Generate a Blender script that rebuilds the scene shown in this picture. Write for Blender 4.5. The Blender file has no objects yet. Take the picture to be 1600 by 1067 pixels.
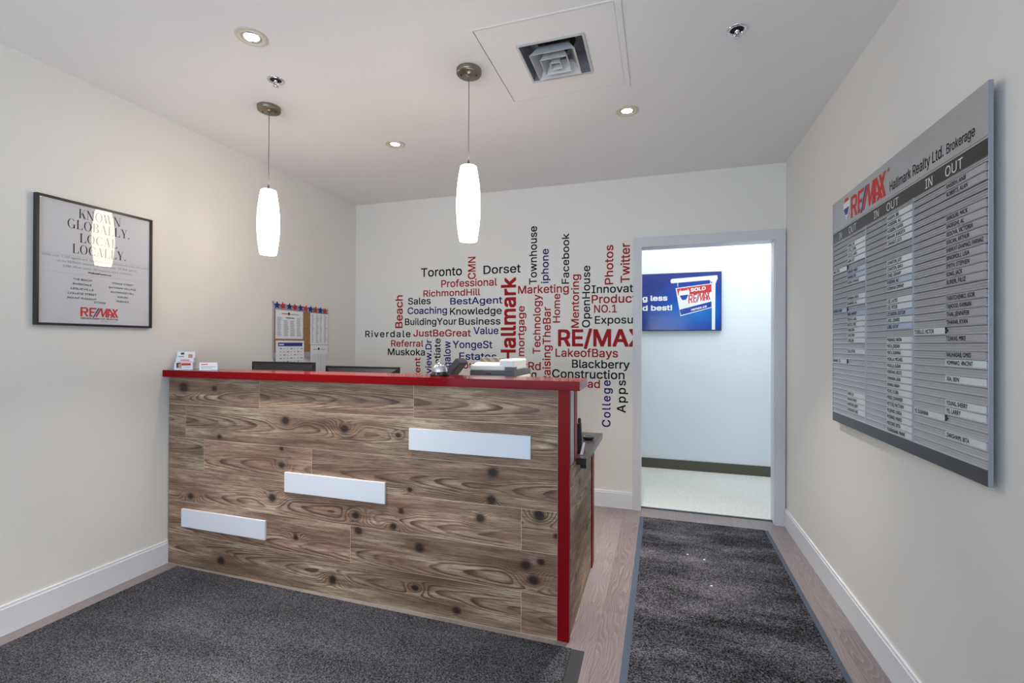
import bpy, bmesh, math, random
import numpy as np
from mathutils import Vector, Matrix
from mathutils.geometry import delaunay_2d_cdt

# ---------------------------------------------------------------- camera, world, lights, exposure
SC = bpy.context.scene
COL = SC.collection
H = 1.30
YAW, PIT, ROL, FPX = 0.3067, 0.0035, 0.0039, 726.4
fw = Vector((-math.sin(YAW), math.cos(YAW), 0)); rt = Vector((math.cos(YAW), math.sin(YAW), 0)); up = Vector((0, 0, 1))
d_ = fw*math.cos(PIT) + up*math.sin(PIT); u_ = -fw*math.sin(PIT) + up*math.cos(PIT)
xc = rt*math.cos(ROL) + u_*math.sin(ROL); yc = -rt*math.sin(ROL) + u_*math.cos(ROL)
cam_d = bpy.data.cameras.new('camera'); cam = bpy.data.objects.new('camera', cam_d); COL.objects.link(cam)
cam_d.sensor_fit = 'HORIZONTAL'; cam_d.sensor_width = 36; cam_d.lens = FPX/1600*36
cam_d.shift_y = 1.43/1600; cam_d.clip_start = 0.02; cam_d.clip_end = 60
m3 = Matrix((xc, yc, -d_)).transposed().to_4x4(); m3.translation = (0, 0, H)
cam.matrix_world = m3
SC.camera = cam
SC.view_settings.view_transform = 'Standard'; SC.view_settings.look = 'None'
SC.view_settings.gamma = 1; SC.view_settings.use_curve_mapping = False
SC.view_settings.exposure = 0.2
w = bpy.data.worlds.new('world'); SC.world = w; w.use_nodes = True
w.node_tree.nodes['Background'].inputs[0].default_value = (0.75, 0.85, 1, 1)
w.node_tree.nodes['Background'].inputs[1].default_value = 0.05

def area(name, loc, direction, sx, sy, power, color, spread=180, disk=False):
    l = bpy.data.lights.new(name, 'AREA'); l.energy = power; l.color = color; l.spread = math.radians(spread)
    l.shape = 'DISK' if disk else 'RECTANGLE'; l.size = sx
    if not disk: l.size_y = sy
    o = bpy.data.objects.new(name, l); COL.objects.link(o); o.location = loc
    o.rotation_euler = Vector(direction).to_track_quat('-Z', 'Y').to_euler()
    return o
XL, XR, YB, ZC = -2.777, 0.871, 3.793, 2.62
YR = -2.2                                                     # wall behind the camera, with the shop window
area('shop_window_daylight', (-0.95, YR+0.08, 1.45), (0.10, 1, 0.85), 3.3, 1.8, 95, (0.62, 0.81, 1.0))
area('hall_ceiling_light', (0.7, 4.5, 2.60), (0, 0, -1), 2.4, 0.9, 23, (0.88, 0.95, 1.0))
DOWN_POWER, PENDANT_STRENGTH = 10.0, 15.5

# ---------------------------------------------------------------- helpers
random.seed(7)
def srgb(r, g, b):
    f = lambda c: (c/255/12.92) if c/255 <= 0.04045 else ((c/255+0.055)/1.055)**2.4
    return (f(r), f(g), f(b), 1)
class NT:
    def __init__(s, name):
        s.m = bpy.data.materials.new(name); s.m.use_nodes = True; s.nt = s.m.node_tree
        s.b = s.nt.nodes['Principled BSDF']
    def n(s, t, **kw):
        x = s.nt.nodes.new(t)
        for k, v in kw.items(): setattr(x, k, v)
        return x
    def link(s, a, b): s.nt.links.new(a, b)
    def put(s, sock, v):
        if isinstance(v, bpy.types.NodeSocket): s.link(v, sock)
        else: sock.default_value = v
    def math(s, op, a, b=None, c=None, clamp=False):
        x = s.n('ShaderNodeMath', operation=op, use_clamp=clamp)
        for i, v in enumerate((a, b, c)):
            if v is not None: s.put(x.inputs[i], v)
        return x.outputs[0]
    def vmath(s, op, a, b=None):
        x = s.n('ShaderNodeVectorMath', operation=op); s.put(x.inputs[0], a)
        if b is not None: s.put(x.inputs[1], b)
        return x.outputs['Value'] if op in ('LENGTH', 'DOT_PRODUCT') else x.outputs[0]
    def comb(s, x, y, z):
        c = s.n('ShaderNodeCombineXYZ')
        for i, v in enumerate((x, y, z)): s.put(c.inputs[i], v)
        return c.outputs[0]
    def noise(s, vec, scale, detail=3, rough=0.5):
        x = s.n('ShaderNodeTexNoise'); s.link(vec, x.inputs['Vector'])
        x.inputs['Scale'].default_value = scale; x.inputs['Detail'].default_value = detail; x.inputs['Roughness'].default_value = rough
        return x.outputs['Fac']
    def mix(s, f, a, b, blend='MIX'):
        x = s.n('ShaderNodeMix', data_type='RGBA', blend_type=blend)
        s.put(x.inputs[0], f); s.put(x.inputs[6], a); s.put(x.inputs[7], b)
        return x.outputs[2]
    def ramp(s, f, stops):
        x = s.n('ShaderNodeValToRGB'); s.link(f, x.inputs[0]); e = x.color_ramp.elements
        while len(e) < len(stops): e.new(0.5)
        for el, (p, c) in zip(e, stops): el.position = p; el.color = c
        return x.outputs[0]
    def pos(s): return s.n('ShaderNodeNewGeometry').outputs['Position']
    def sep(s, v):
        x = s.n('ShaderNodeSeparateXYZ'); s.link(v, x.inputs[0]); return x.outputs
    def bump(s, h, strength=0.3, dist=0.002):
        x = s.n('ShaderNodeBump'); x.inputs['Strength'].default_value = strength; x.inputs['Distance'].default_value = dist
        s.link(h, x.inputs['Height']); s.link(x.outputs[0], s.b.inputs['Normal'])
def simple(name, col, rough=0.5, metal=0.0, spec=0.5, coat=0.0, var=0.0, vscale=20):
    t = NT(name); b = t.b
    b.inputs['Roughness'].default_value = rough; b.inputs['Metallic'].default_value = metal
    b.inputs['Specular IOR Level'].default_value = spec
    if coat: b.inputs['Coat Weight'].default_value = coat; b.inputs['Coat Roughness'].default_value = 0.03
    if var:
        f = t.noise(t.pos(), vscale, 3)
        c2 = tuple(min(1, c*(1-var)) for c in col[:3])+(1,)
        t.link(t.mix(f, col, c2), b.inputs['Base Color'])
    else: b.inputs['Base Color'].default_value = col
    return t.m
def emit(name, col, strength):
    t = NT(name); t.b.inputs['Base Color'].default_value = (0.8, 0.8, 0.8, 1)
    t.b.inputs['Emission Color'].default_value = col; t.b.inputs['Emission Strength'].default_value = strength
    return t.m

import os
FONTS = {'round': None, 'grotesque': None}
_fp = os.path.join(bpy.utils.system_resource('DATAFILES'), 'fonts', 'Inter.woff2')        # lettering shipped with Blender itself
if os.path.exists(_fp):
    try: FONTS['grotesque'] = bpy.data.fonts.load(_fp)
    except Exception: pass
_CAPS = {}
def glyphs(t, font, space=1.0):
    c = bpy.data.curves.new('letters', 'FONT'); c.body = t; c.size = 1; c.resolution_u = 3; c.space_character = space
    if FONTS[font]: c.font = FONTS[font]
    o = bpy.data.objects.new('letters', c); me = o.to_mesh()
    V = [(p.co.x, p.co.y) for p in me.vertices]; F = [tuple(p.vertices) for p in me.polygons]
    o.to_mesh_clear(); bpy.data.objects.remove(o); bpy.data.curves.remove(c)
    return V, F
def outline_union(t, font, space, bold):
    """letter outlines (set four times, a hair apart, for heavier strokes) filled as one clean union"""
    c = bpy.data.curves.new('letters', 'FONT'); c.body = t; c.size = 1; c.resolution_u = 3; c.space_character = space; c.fill_mode = 'NONE'
    if FONTS[font]: c.font = FONTS[font]
    o = bpy.data.objects.new('letters', c); me = o.to_mesh()
    V0 = np.array([(p.co.x, p.co.y) for p in me.vertices]); E0 = np.array([tuple(e.vertices) for e in me.edges])
    o.to_mesh_clear(); bpy.data.objects.remove(o); bpy.data.curves.remove(c)
    nx = {}
    for a, b in E0: nx.setdefault(int(a), []).append(int(b)); nx.setdefault(int(b), []).append(int(a))
    seen = set(); loops = []
    for st in range(len(V0)):                               # walk every closed outline in its own direction (towards rising indices)
        if st in seen or st not in nx: continue
        L = [st]; seen.add(st); cur = st+1 if st+1 in nx[st] else nx[st][0]
        while cur not in seen:
            L.append(cur); seen.add(cur)
            cand = [q for q in nx[cur] if q not in seen]
            if not cand: break
            cur = cand[0]
        loops.append(L)
    sh = [(0, 0)] if not bold else [(-bold, -bold), (bold, -bold), (bold, bold), (-bold, bold)]
    P = []; E = []
    for k, (ox, oy) in enumerate(sh):
        jit = 1e-5*k
        base = len(P); P += [(x+ox+jit, y+oy+jit*0.7) for x, y in V0]
        for L in loops: E += [(base+L[i], base+L[(i+1) % len(L)]) for i in range(len(L))]
    PA = np.array(P); EA = np.array(E)
    rv, re, rf = delaunay_2d_cdt([Vector(q) for q in P], E, [], 0, 1e-7)[:3]
    R = np.array([tuple(q) for q in rv]); F = np.array([tuple(f) for f in rf])
    C = R[F].mean(1); a, b = PA[EA[:, 0]], PA[EA[:, 1]]
    keep = []
    for i0 in range(0, len(C), 400):
        q = C[i0:i0+400, None, :]
        upw = (a[None, :, 1] <= q[..., 1]) & (b[None, :, 1] > q[..., 1]); dnw = (a[None, :, 1] > q[..., 1]) & (b[None, :, 1] <= q[..., 1])
        side = (b[None, :, 0]-a[None, :, 0])*(q[..., 1]-a[None, :, 1])-(q[..., 0]-a[None, :, 0])*(b[None, :, 1]-a[None, :, 1])
        keep.append(((upw & (side > 0)).sum(1)-(dnw & (side < 0)).sum(1)) != 0)
    F = F[np.concatenate(keep)]
    return [tuple(q) for q in R], [tuple(int(i) for i in f) for f in F]
def cap_height(font):
    if font not in _CAPS: _CAPS[font] = max(p[1] for p in glyphs('H', font)[0])
    return _CAPS[font]
class MB:
    """collects shapes into ONE mesh"""
    def __init__(s): s.v = []; s.f = []; s.mi = []; s.col = []; s.sm = []
    def add(s, verts, faces, mi=0, col=None, smooth=False):
        o = len(s.v); s.v += [tuple(v) for v in verts]
        for f in faces:
            s.f.append(tuple(i+o for i in f)); s.mi.append(mi); s.col.append(col); s.sm.append(smooth)
        return s
    def box(s, a, b, mi=0, col=None, rot=None, bev=0.0):
        x0, y0, z0 = [min(p, q) for p, q in zip(a, b)]; x1, y1, z1 = [max(p, q) for p, q in zip(a, b)]
        if bev:
            bm = bmesh.new(); bmesh.ops.create_cube(bm, size=1)
            for v in bm.verts: v.co = Vector((x0+(v.co.x+.5)*(x1-x0), y0+(v.co.y+.5)*(y1-y0), z0+(v.co.z+.5)*(z1-z0)))
            bmesh.ops.bevel(bm, geom=list(bm.edges), offset=bev, segments=2, profile=0.5, affect='EDGES')
            bm.verts.index_update(); V = [v.co.copy() for v in bm.verts]; F = [[v.index for v in f.verts] for f in bm.faces]; bm.free()
        else:
            V = [(x, y, z) for z in (z0, z1) for y in (y0, y1) for x in (x0, x1)]
            F = [(0, 2, 3, 1), (4, 5, 7, 6), (0, 1, 5, 4), (2, 6, 7, 3), (0, 4, 6, 2), (1, 3, 7, 5)]
        if rot: V = [rot @ Vector(v) for v in V]
        return s.add(V, F, mi, col)
    def lathe(s, prof, c=(0, 0, 0), seg=40, mi=0, M=None, cap0=True, cap1=True):
        V = []; n = len(prof)
        for r, z in prof:
            for k in range(seg):
                a = 2*math.pi*k/seg; V.append(Vector((r*math.cos(a), r*math.sin(a), z)))
        V = [(M @ v if M else v)+Vector(c) for v in V]
        F = [(i*seg+k, i*seg+(k+1) % seg, (i+1)*seg+(k+1) % seg, (i+1)*seg+k) for i in range(n-1) for k in range(seg)]
        s.add(V, F, mi, None, True)
        if cap0: s.add(V[:seg], [tuple(reversed(range(seg)))], mi)
        if cap1: s.add(V[-seg:], [tuple(range(seg))], mi)
        return s
    def tube(s, pts, r, seg=10, mi=0):
        pts = [Vector(p) for p in pts]; V = []
        for i, p in enumerate(pts):
            t = (pts[min(i+1, len(pts)-1)]-pts[max(i-1, 0)]).normalized()
            a = t.orthogonal().normalized() if i == 0 else (a-t*a.dot(t)).normalized()
            b = t.cross(a)
            V += [p+(a*math.cos(2*math.pi*k/seg)+b*math.sin(2*math.pi*k/seg))*r for k in range(seg)]
        F = [(i*seg+k, i*seg+(k+1) % seg, (i+1)*seg+(k+1) % seg, (i+1)*seg+k) for i in range(len(pts)-1) for k in range(seg)]
        F += [tuple(reversed(range(seg))), tuple(range((len(pts)-1)*seg, len(pts)*seg))]
        return s.add(V, F, mi, None, True)
    def prism(s, poly, P, u, v, th=0.001, mi=0):
        """2-D polygon (x, y) set on the plane P, u, v with a thickness along u x v"""
        P, u, v = Vector(P), Vector(u), Vector(v); n = u.cross(v).normalized()*th
        a = [P+u*x+v*y for x, y in poly]; m = len(a)
        F = [tuple(range(m, 2*m)), tuple(reversed(range(m)))]+[(i, (i+1) % m, m+(i+1) % m, m+i) for i in range(m)]
        return s.add(a+[p+n for p in a], F, mi)
    def text(s, t, P, u, v, cap, width=None, mi=0, bold=0.0, th=0.0006, align='l', clip=None, space=1.0, font='round'):
        """lettering: P baseline start, cap = height of a capital"""
        ch = cap_height(font); bold = bold*ch/0.7
        V, F = outline_union(t, font, space, bold)
        if not V: return s
        xs = [V[i][0] for f in F for i in f]; x0, x1 = min(xs), max(xs); sy = cap/(ch+2*bold)
        sx = width/(x1-x0) if width else sy; W_ = (x1-x0)*sx
        off = {'l': 0, 'c': -W_/2, 'r': -W_}[align]
        P, u, v = Vector(P), Vector(u), Vector(v); n = u.cross(v).normalized()*th
        co = [P+u*((x-x0)*sx+off)+v*((y+bold)*sy)+n for x, y in V]
        if clip:
            bm = bmesh.new(); bv = [bm.verts.new(p) for p in co]
            for f in F:
                try: bm.faces.new([bv[i] for i in f])
                except ValueError: pass
            bmesh.ops.bisect_plane(bm, geom=bm.verts[:]+bm.edges[:]+bm.faces[:], plane_co=clip[0], plane_no=clip[1], clear_outer=True)
            bm.verts.index_update(); co = [p.co.copy() for p in bm.verts]; F = [tuple(p.index for p in f.verts) for f in bm.faces]; bm.free()
        # orient towards n
        FF = []
        for f in F:
            a, b, c_ = co[f[0]], co[f[1]], co[f[2]]
            FF.append(f if (b-a).cross(c_-a).dot(n) >= 0 else tuple(reversed(f)))
        return s.add(co, FF, mi)
    def build(s, name, mats, parent=None, local=False):
        me = bpy.data.meshes.new(name)
        off = Vector(parent.location) if (parent is not None and not local) else Vector((0, 0, 0))
        if parent is not None and not local and parent.parent is not None: off += Vector(parent.parent.location)
        me.from_pydata([Vector(v)-off for v in s.v], [], s.f)
        for m in (mats if isinstance(mats, (list, tuple)) else [mats]): me.materials.append(m)
        me.polygons.foreach_set('material_index', s.mi); me.polygons.foreach_set('use_smooth', s.sm)
        if any(c is not None for c in s.col):
            at = me.color_attributes.new('plank', 'FLOAT_COLOR', 'CORNER')
            for p, c in zip(me.polygons, s.col):
                for li in p.loop_indices: at.data[li].color = tuple(c or (0.5, 0.5, 0.5))+(1,)
        me.update()
        o = bpy.data.objects.new(name, me); COL.objects.link(o)
        if parent is not None: o.parent = parent
        return o
def tag(o, label=None, cat=None, group=None, kind=None):
    for k, v in (('label', label), ('category', cat), ('group', group), ('kind', kind)):
        if v: o[k] = v
    return o
def thing(name, loc, label, cat, group=None, rz=0):
    e = bpy.data.objects.new(name, None); COL.objects.link(e); e.location = loc; e.rotation_euler = (0, 0, rz); e.empty_display_size = 0.1
    return tag(e, label, cat, group)
def struct(o): o['kind'] = 'structure'; return o
def copy_tree(o, parent=None):
    c = o.copy(); COL.objects.link(c)
    if parent: c.parent = parent
    for ch in list(o.children): copy_tree(ch, c)
    return c

# ---------------------------------------------------------------- materials
def paint(name, col, rough=0.6, bump=0.06):
    t = NT(name); p = t.pos(); t.b.inputs['Roughness'].default_value = rough; t.b.inputs['Specular IOR Level'].default_value = 0.35
    t.link(t.mix(t.noise(p, 3.0, 4), col, tuple(c*0.965 for c in col[:3])+(1,)), t.b.inputs['Base Color'])
    t.bump(t.noise(p, 260, 2), bump, 0.001); return t.m
M_wall = paint('off_white_wall_paint', srgb(233, 229, 223))
M_ceil = paint('white_ceiling_paint', srgb(240, 237, 236), 0.75)
M_trim = paint('white_trim_paint', srgb(228, 229, 233), 0.35, 0.02)
M_casing = paint('door_casing_paint', srgb(214, 214, 217), 0.4, 0.02)
M_hall = paint('cool_white_hall_paint', srgb(232, 238, 242))
M_metal = simple('brushed_nickel', srgb(150, 142, 128), 0.32, 1.0, var=0.25, vscale=60)
M_chrome = simple('chrome', srgb(225, 225, 230), 0.08, 1.0)
M_black = simple('black_plastic', srgb(28, 28, 30), 0.35)
M_dark = simple('dark_void', srgb(14, 14, 15), 0.9)
M_red = None
def red_laminate(name, ro, sp):
    t = NT(name); p = t.pos()
    f = t.noise(p, 420, 2, 0.7); f2 = t.math('GREATER_THAN', f, 0.66)
    c = t.mix(t.noise(p, 90, 3), srgb(142, 12, 20), srgb(120, 6, 14))
    t.link(t.mix(t.math('MULTIPLY', f2, 0.35), c, srgb(205, 80, 80)), t.b.inputs['Base Color'])
    t.b.inputs['Roughness'].default_value = ro; t.b.inputs['Specular IOR Level'].default_value = sp
    return t.m
M_red = red_laminate('red_quartz_laminate', 0.10, 0.08); M_redpost = red_laminate('red_satin_laminate', 0.4, 0.15)
M_whitepanel = simple('white_satin_panel', srgb(232, 233, 240), 0.35)
M_ink = simple('black_vinyl', srgb(18, 18, 22), 0.5, spec=0.15)
M_vred = simple('red_vinyl', srgb(160, 18, 24), 0.5, spec=0.15)
M_vblue = simple('navy_vinyl', srgb(30, 22, 108), 0.5, spec=0.15)
M_paper = simple('white_paper', srgb(235, 236, 240), 0.7)
M_greyink = simple('grey_print', srgb(150, 150, 158), 0.7)
M_logored = simple('logo_red', srgb(200, 34, 38), 0.5)
M_logoblue = simple('logo_blue', srgb(32, 48, 130), 0.5)

KNOTS = [(-2.646, 1.04, 1.3), (-2.41, 1.04, 0.7), (-2.37, 0.77, 0.6), (-1.908, 0.885, 1), (-1.534, 0.863, 1), (-1.933, 0.733, 0.5), (-1.932, 0.644, 0.7), (-2.586, 0.412, 0.8), (-1.995, 0.462, 1), (-1.463, 0.43, 0.9), (-1.447, 0.354, 0.9), (-1.836, 0.268, 0.6), (-2.355, 0.071, 1), (-1.6, 0.085, 0.9), (-0.727, 0.711, 1), (-0.733, 0.585, 0.9), (-0.787, 0.494, 0.9), (-0.505, 0.537, 1.1), (-1.101, 0.315, 1), (-0.568, 0.309, 1), (-0.531, 0.247, 1), (-0.498, 0.333, 0.7), (-1.123, 0.117, 0.7), (-0.904, 0.046, 0.8), (-1.246, 0.401, 0.7), (-1.203, 0.479, 0.6), (-1.222, 0.85, 0.5), (-0.427, 0.456, 0.6), (-1.156, 0.589, 0.5)]
def wood(name, along, knots, tone=1.0):
    t = NT(name); x, y, z = t.sep(t.pos()); a = x if along == 'x' else y
    at = t.n('ShaderNodeAttribute', attribute_name='plank'); r = t.sep(at.outputs['Vector'])
    a2 = t.math('MULTIPLY_ADD', r[0], 37.0, a); z2 = t.math('MULTIPLY_ADD', r[1], 11.0, z)
    # plain-sawn board: parabolic rings about a heart line, leaning along the board
    zl = t.math('SUBTRACT', t.math('MODULO', z, 0.187), t.math('MULTIPLY_ADD', r[2], 0.11, 0.04))
    flow = t.noise(t.comb(t.math('MULTIPLY', a2, 1.5), 0.0, t.math('MULTIPLY', z2, 7.0)), 1.0, 2, 0.4)
    lean = t.math('MULTIPLY_ADD', t.math('GREATER_THAN', r[0], 0.5), 0.10, -0.05)
    F = t.math('ADD', t.math('MULTIPLY', t.math('MULTIPLY', zl, zl), 9.0), t.math('MULTIPLY', a, lean))
    F = t.math('MULTIPLY_ADD', flow, 0.034, F)
    core = None; halo = None
    for kx, kz, ks in knots:
        v = t.vmath('SUBTRACT', t.comb(a, 0.0, z), (kx, 0, kz))
        q = t.vmath('MULTIPLY', v, (1/(0.080*ks), 0, 1/(0.038*ks)))
        g = t.math('POWER', 2.718, t.math('MULTIPLY', t.vmath('DOT_PRODUCT', q, q), -1.0))
        F = t.math('MULTIPLY_ADD', g, 0.045*ks, F)
        q2 = t.vmath('MULTIPLY', v, (1/(0.027*ks), 0, 1/(0.023*ks)))
        g2 = t.math('POWER', 2.718, t.math('MULTIPLY', t.vmath('DOT_PRODUCT', q2, q2), -1.0))
        core = g2 if core is None else t.math('MAXIMUM', core, g2)
        halo = g if halo is None else t.math('MAXIMUM', halo, g)
    fine = t.noise(t.comb(t.math('MULTIPLY', a2, 11.0), 0.0, t.math('MULTIPLY', z2, 190.0)), 1.0, 5, 0.7)
    med = t.noise(t.comb(t.math('MULTIPLY', a2, 2.5), 0.0, t.math('MULTIPLY', z2, 60.0)), 1.0, 4, 0.62)
    patch = t.noise(t.comb(t.math('MULTIPLY', a2, 1.8), 0.0, t.math('MULTIPLY', z2, 11.0)), 1.0, 4, 0.6)
    ph = t.math('FRACT', t.math('MULTIPLY', F, 118.0))
    def step(v, lo, hi):
        m = t.n('ShaderNodeMapRange', interpolation_type='SMOOTHSTEP'); t.link(v, m.inputs[0]); m.inputs[1].default_value = lo; m.inputs[2].default_value = hi
        return m.outputs[0]
    ring = t.math('MULTIPLY', step(ph, 0.40, 0.88), t.math('SUBTRACT', 1.0, step(ph, 0.93, 1.0)))     # thin dark late-wood line of every ring
    rmask = t.math('MULTIPLY_ADD', t.noise(t.comb(t.math('MULTIPLY', a2, 2.6), 1.0, t.math('MULTIPLY', z2, 14.0)), 1.0, 3), 3.8, -1.15, clamp=True)
    rmask = t.math('MULTIPLY', rmask, t.math('MULTIPLY_ADD', fine, 1.6, 0.1, clamp=True))
    ring = t.math('MULTIPLY', ring, rmask)
    sc = lambda c: tuple(min(1, q*tone) for q in c[:3])+(1,)
    c = t.ramp(patch, [(0.28, sc(srgb(112, 84, 70))), (0.50, sc(srgb(166, 141, 122))), (0.70, sc(srgb(218, 199, 172)))])
    c = t.mix(t.math('MULTIPLY', t.math('MULTIPLY_ADD', med, 4.2, -1.75, clamp=True), 0.62), c, sc(srgb(96, 74, 62)))
    c = t.mix(t.math('MULTIPLY', t.math('MULTIPLY_ADD', med, -4.5, 1.75, clamp=True), 0.40), c, sc(srgb(222, 206, 182)))
    c = t.mix(t.math('MULTIPLY', ring, 0.95, clamp=True), c, sc(srgb(60, 42, 35)))
    c = t.mix(t.math('MULTIPLY', t.math('MULTIPLY_ADD', fine, 6.0, -2.9, clamp=True), 0.75), c, sc(srgb(88, 66, 55)))
    hue = t.mix(r[2], srgb(255, 241, 236), srgb(244, 246, 234))
    c = t.mix(1.0, c, hue, 'MULTIPLY')
    br = t.math('MULTIPLY_ADD', r[1], 0.34, 0.86)
    c = t.mix(1.0, c, t.comb(br, br, br), 'MULTIPLY')
    if halo is not None:
        c = t.mix(t.math('MULTIPLY', halo, 0.30), c, srgb(78, 52, 44))
        c = t.mix(t.math('MULTIPLY', t.math('MULTIPLY_ADD', core, 1.7, -0.15, clamp=True), 0.90), c, srgb(38, 26, 25))
    t.link(c, t.b.inputs['Base Color']); t.b.inputs['Roughness'].default_value = 0.48
    t.b.inputs['Specular IOR Level'].default_value = 0.35
    t.bump(t.math('MULTIPLY_ADD', ring, -0.6, fine), 0.25, 0.0008)
    return t.m
M_wood = wood('rustic_pine_planks', 'x', KNOTS, 1.22)
M_woodside = wood('rustic_pine_side_planks', 'y', [(2.3, 0.62, 0.8), (2.55, 0.30, 0.9), (2.2, 0.2, 0.7)], 1.22)
M_gap = simple('pale_plank_edge', srgb(222, 200, 168), 0.7)

def laminate():
    t = NT('grey_oak_laminate'); x, y, z = t.sep(t.pos())
    PW, PL = 0.128, 1.2
    ix = t.math('FLOOR', t.math('DIVIDE', x, PW))
    wn = t.n('ShaderNodeTexWhiteNoise', noise_dimensions='1D'); t.link(ix, wn.inputs['W']); ro = wn.outputs['Value']
    yy = t.math('MULTIPLY_ADD', ro, PL, y); iy = t.math('FLOOR', t.math('DIVIDE', yy, PL))
    w2 = t.n('ShaderNodeTexWhiteNoise', noise_dimensions='2D'); t.link(t.comb(ix, iy, 0.0), w2.inputs['Vector']); rr = w2.outputs['Value']
    x2 = t.math('MULTIPLY_ADD', rr, 9.0, x); y2 = t.math('MULTIPLY_ADD', rr, 31.0, y)
    flow = t.noise(t.comb(t.math('MULTIPLY', x2, 9.0), t.math('MULTIPLY', y2, 1.6), 0.0), 1.0, 2)
    ph = t.math('FRACT', t.math('MULTIPLY', t.math('MULTIPLY_ADD', flow, 0.16, x2), 90.0))
    fine = t.noise(t.comb(t.math('MULTIPLY', x2, 300.0), t.math('MULTIPLY', y2, 7.0), 0.0), 1.0, 4, 0.6)
    c = t.mix(rr, srgb(118, 106, 106), srgb(144, 132, 132))
    c = t.mix(t.math('MULTIPLY', t.math('POWER', ph, 3.0), 0.45), c, srgb(182, 172, 172))
    c = t.mix(t.math('MULTIPLY_ADD', fine, 1.5, -0.55, clamp=True), c, srgb(88, 76, 75))
    gx = t.math('FRACT', t.math('DIVIDE', x, PW)); gy = t.math('FRACT', t.math('DIVIDE', yy, PL))
    e = t.math('MAXIMUM', t.math('LESS_THAN', gx, 0.014), t.math('LESS_THAN', gy, 0.0016))
    c = t.mix(t.math('MULTIPLY', e, 0.6), c, srgb(66, 56, 56))
    t.link(c, t.b.inputs['Base Color']); t.b.inputs['Roughness'].default_value = 0.30
    t.bump(fine, 0.12, 0.0006); return t.m
M_floor = laminate()
def mat_pile(name, dark, light, p0=0.47, p1=0.72, psc=150, blot=0.36):
    t = NT(name); p = t.pos()
    big = t.noise(t.vmath('MULTIPLY', p, (1.0, 2.6, 1)), 2.0, 4, 0.6)
    f = t.noise(p, psc, 3, 0.85)
    f = t.math('ADD', f, t.math('MULTIPLY_ADD', big, blot, -blot/2))
    c = t.ramp(f, [(p0-0.12, dark), (p0+0.06, tuple(d*0.6+l*0.4 for d, l in zip(dark, light))), (p1, light)])
    t.link(c, t.b.inputs['Base Color']); t.b.inputs['Roughness'].default_value = 0.95; t.b.inputs['Specular IOR Level'].default_value = 0.15
    t.bump(t.noise(p, 500, 2, 0.7), 0.8, 0.004); return t.m
M_mat = mat_pile('charcoal_loop_pile', srgb(8, 8, 10), srgb(150, 149, 158), 0.54, 0.75, 190, 0.14)
M_runner = mat_pile('black_cut_pile', srgb(4, 4, 6), srgb(168, 164, 174), 0.55, 0.77, 150, 0.42)
M_rubber = simple('blue_black_rubber', srgb(70, 80, 96), 0.55, var=0.2, vscale=30)
M_rubber2 = simple('black_rubber', srgb(44, 46, 50), 0.6, var=0.2, vscale=30)
def carpet():
    t = NT('beige_loop_carpet'); p = t.pos()
    t.link(t.ramp(t.noise(p, 170, 3, 0.7), [(0.35, srgb(196, 194, 186)), (0.62, srgb(236, 234, 226))]), t.b.inputs['Base Color'])
    t.b.inputs['Roughness'].default_value = 0.95; t.bump(t.noise(p, 300, 2), 0.5, 0.003); return t.m
M_carpet = carpet()
M_carpetbase = simple('olive_carpet_base', srgb(100, 96, 84), 0.9, var=0.35, vscale=200)

# ---------------------------------------------------------------- the setting
def S(name, boxes, m):
    b = MB()
    for p, q in boxes: b.box(p, q)
    return struct(b.build(name, m))
T = 0.12
DX0, DX1, DZ = -0.134, 0.799, 2.063                            # door opening
HY1 = 5.14                                                     # far wall of the hall
S('floor', [((XL-T, YR-T, -0.05), (XR+T, YB+0.06, 0))], M_floor)
PX0, PX1, PY0, PY1 = -0.757, -0.170, 1.815, 2.417                # hatch opening
S('ceiling', [((XL-T, YR-T, ZC), (PX0, YB+T, ZC+0.06)), ((PX1, YR-T, ZC), (XR+T, YB+T, ZC+0.06)),
              ((PX0, YR-T, ZC), (PX1, PY0, ZC+0.06)), ((PX0, PY1, ZC), (PX1, YB+T, ZC+0.06)),
              ((PX0-0.05, PY0-0.05, ZC+0.30), (PX1+0.05, PY1+0.05, ZC+0.32))], M_ceil)  # last slab: unseen lid over the hatch, added to block light leaks
S('wall_left', [((XL-T, YR-T, 0), (XL, YB+T, ZC))], M_wall)
S('wall_right', [((XR, YR-T, 0), (XR+T, YB+T, ZC))], M_wall)
S('wall_back', [((XL, YB, 0), (DX0-0.02, YB+T, ZC)), ((DX1+0.02, YB, 0), (XR, YB+T, ZC)), ((DX0-0.02, YB, DZ+0.02), (DX1+0.02, YB+T, ZC))], M_wall)
S('wall_rear', [((XL, YR-T, 0), (XL+0.15, YR, ZC)), ((XR-0.15, YR-T, 0), (XR, YR, ZC)), ((XL+0.15, YR-T, 2.42), (XR-0.15, YR, ZC)), ((XL+0.15, YR-T, 0), (XR-0.15, YR, 0.08))], M_wall)
S('baseboard_left', [((XL, YR, 0), (XL+0.014, YB, 0.117)), ((XL, YR, 0.117), (XL+0.009, YB, 0.13))], M_trim)
S('baseboard_right', [((XR-0.013, YR, 0), (XR, YB-0.021, 0.117)), ((XR-0.009, YR, 0.117), (XR, YB-0.021, 0.13))], M_trim)
S('baseboard_back', [((XL+0.014, YB-0.014, 0), (-0.198, YB, 0.117)), ((XL+0.014, YB-0.009, 0.117), (-0.198, YB, 0.13))], M_trim)
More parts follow.
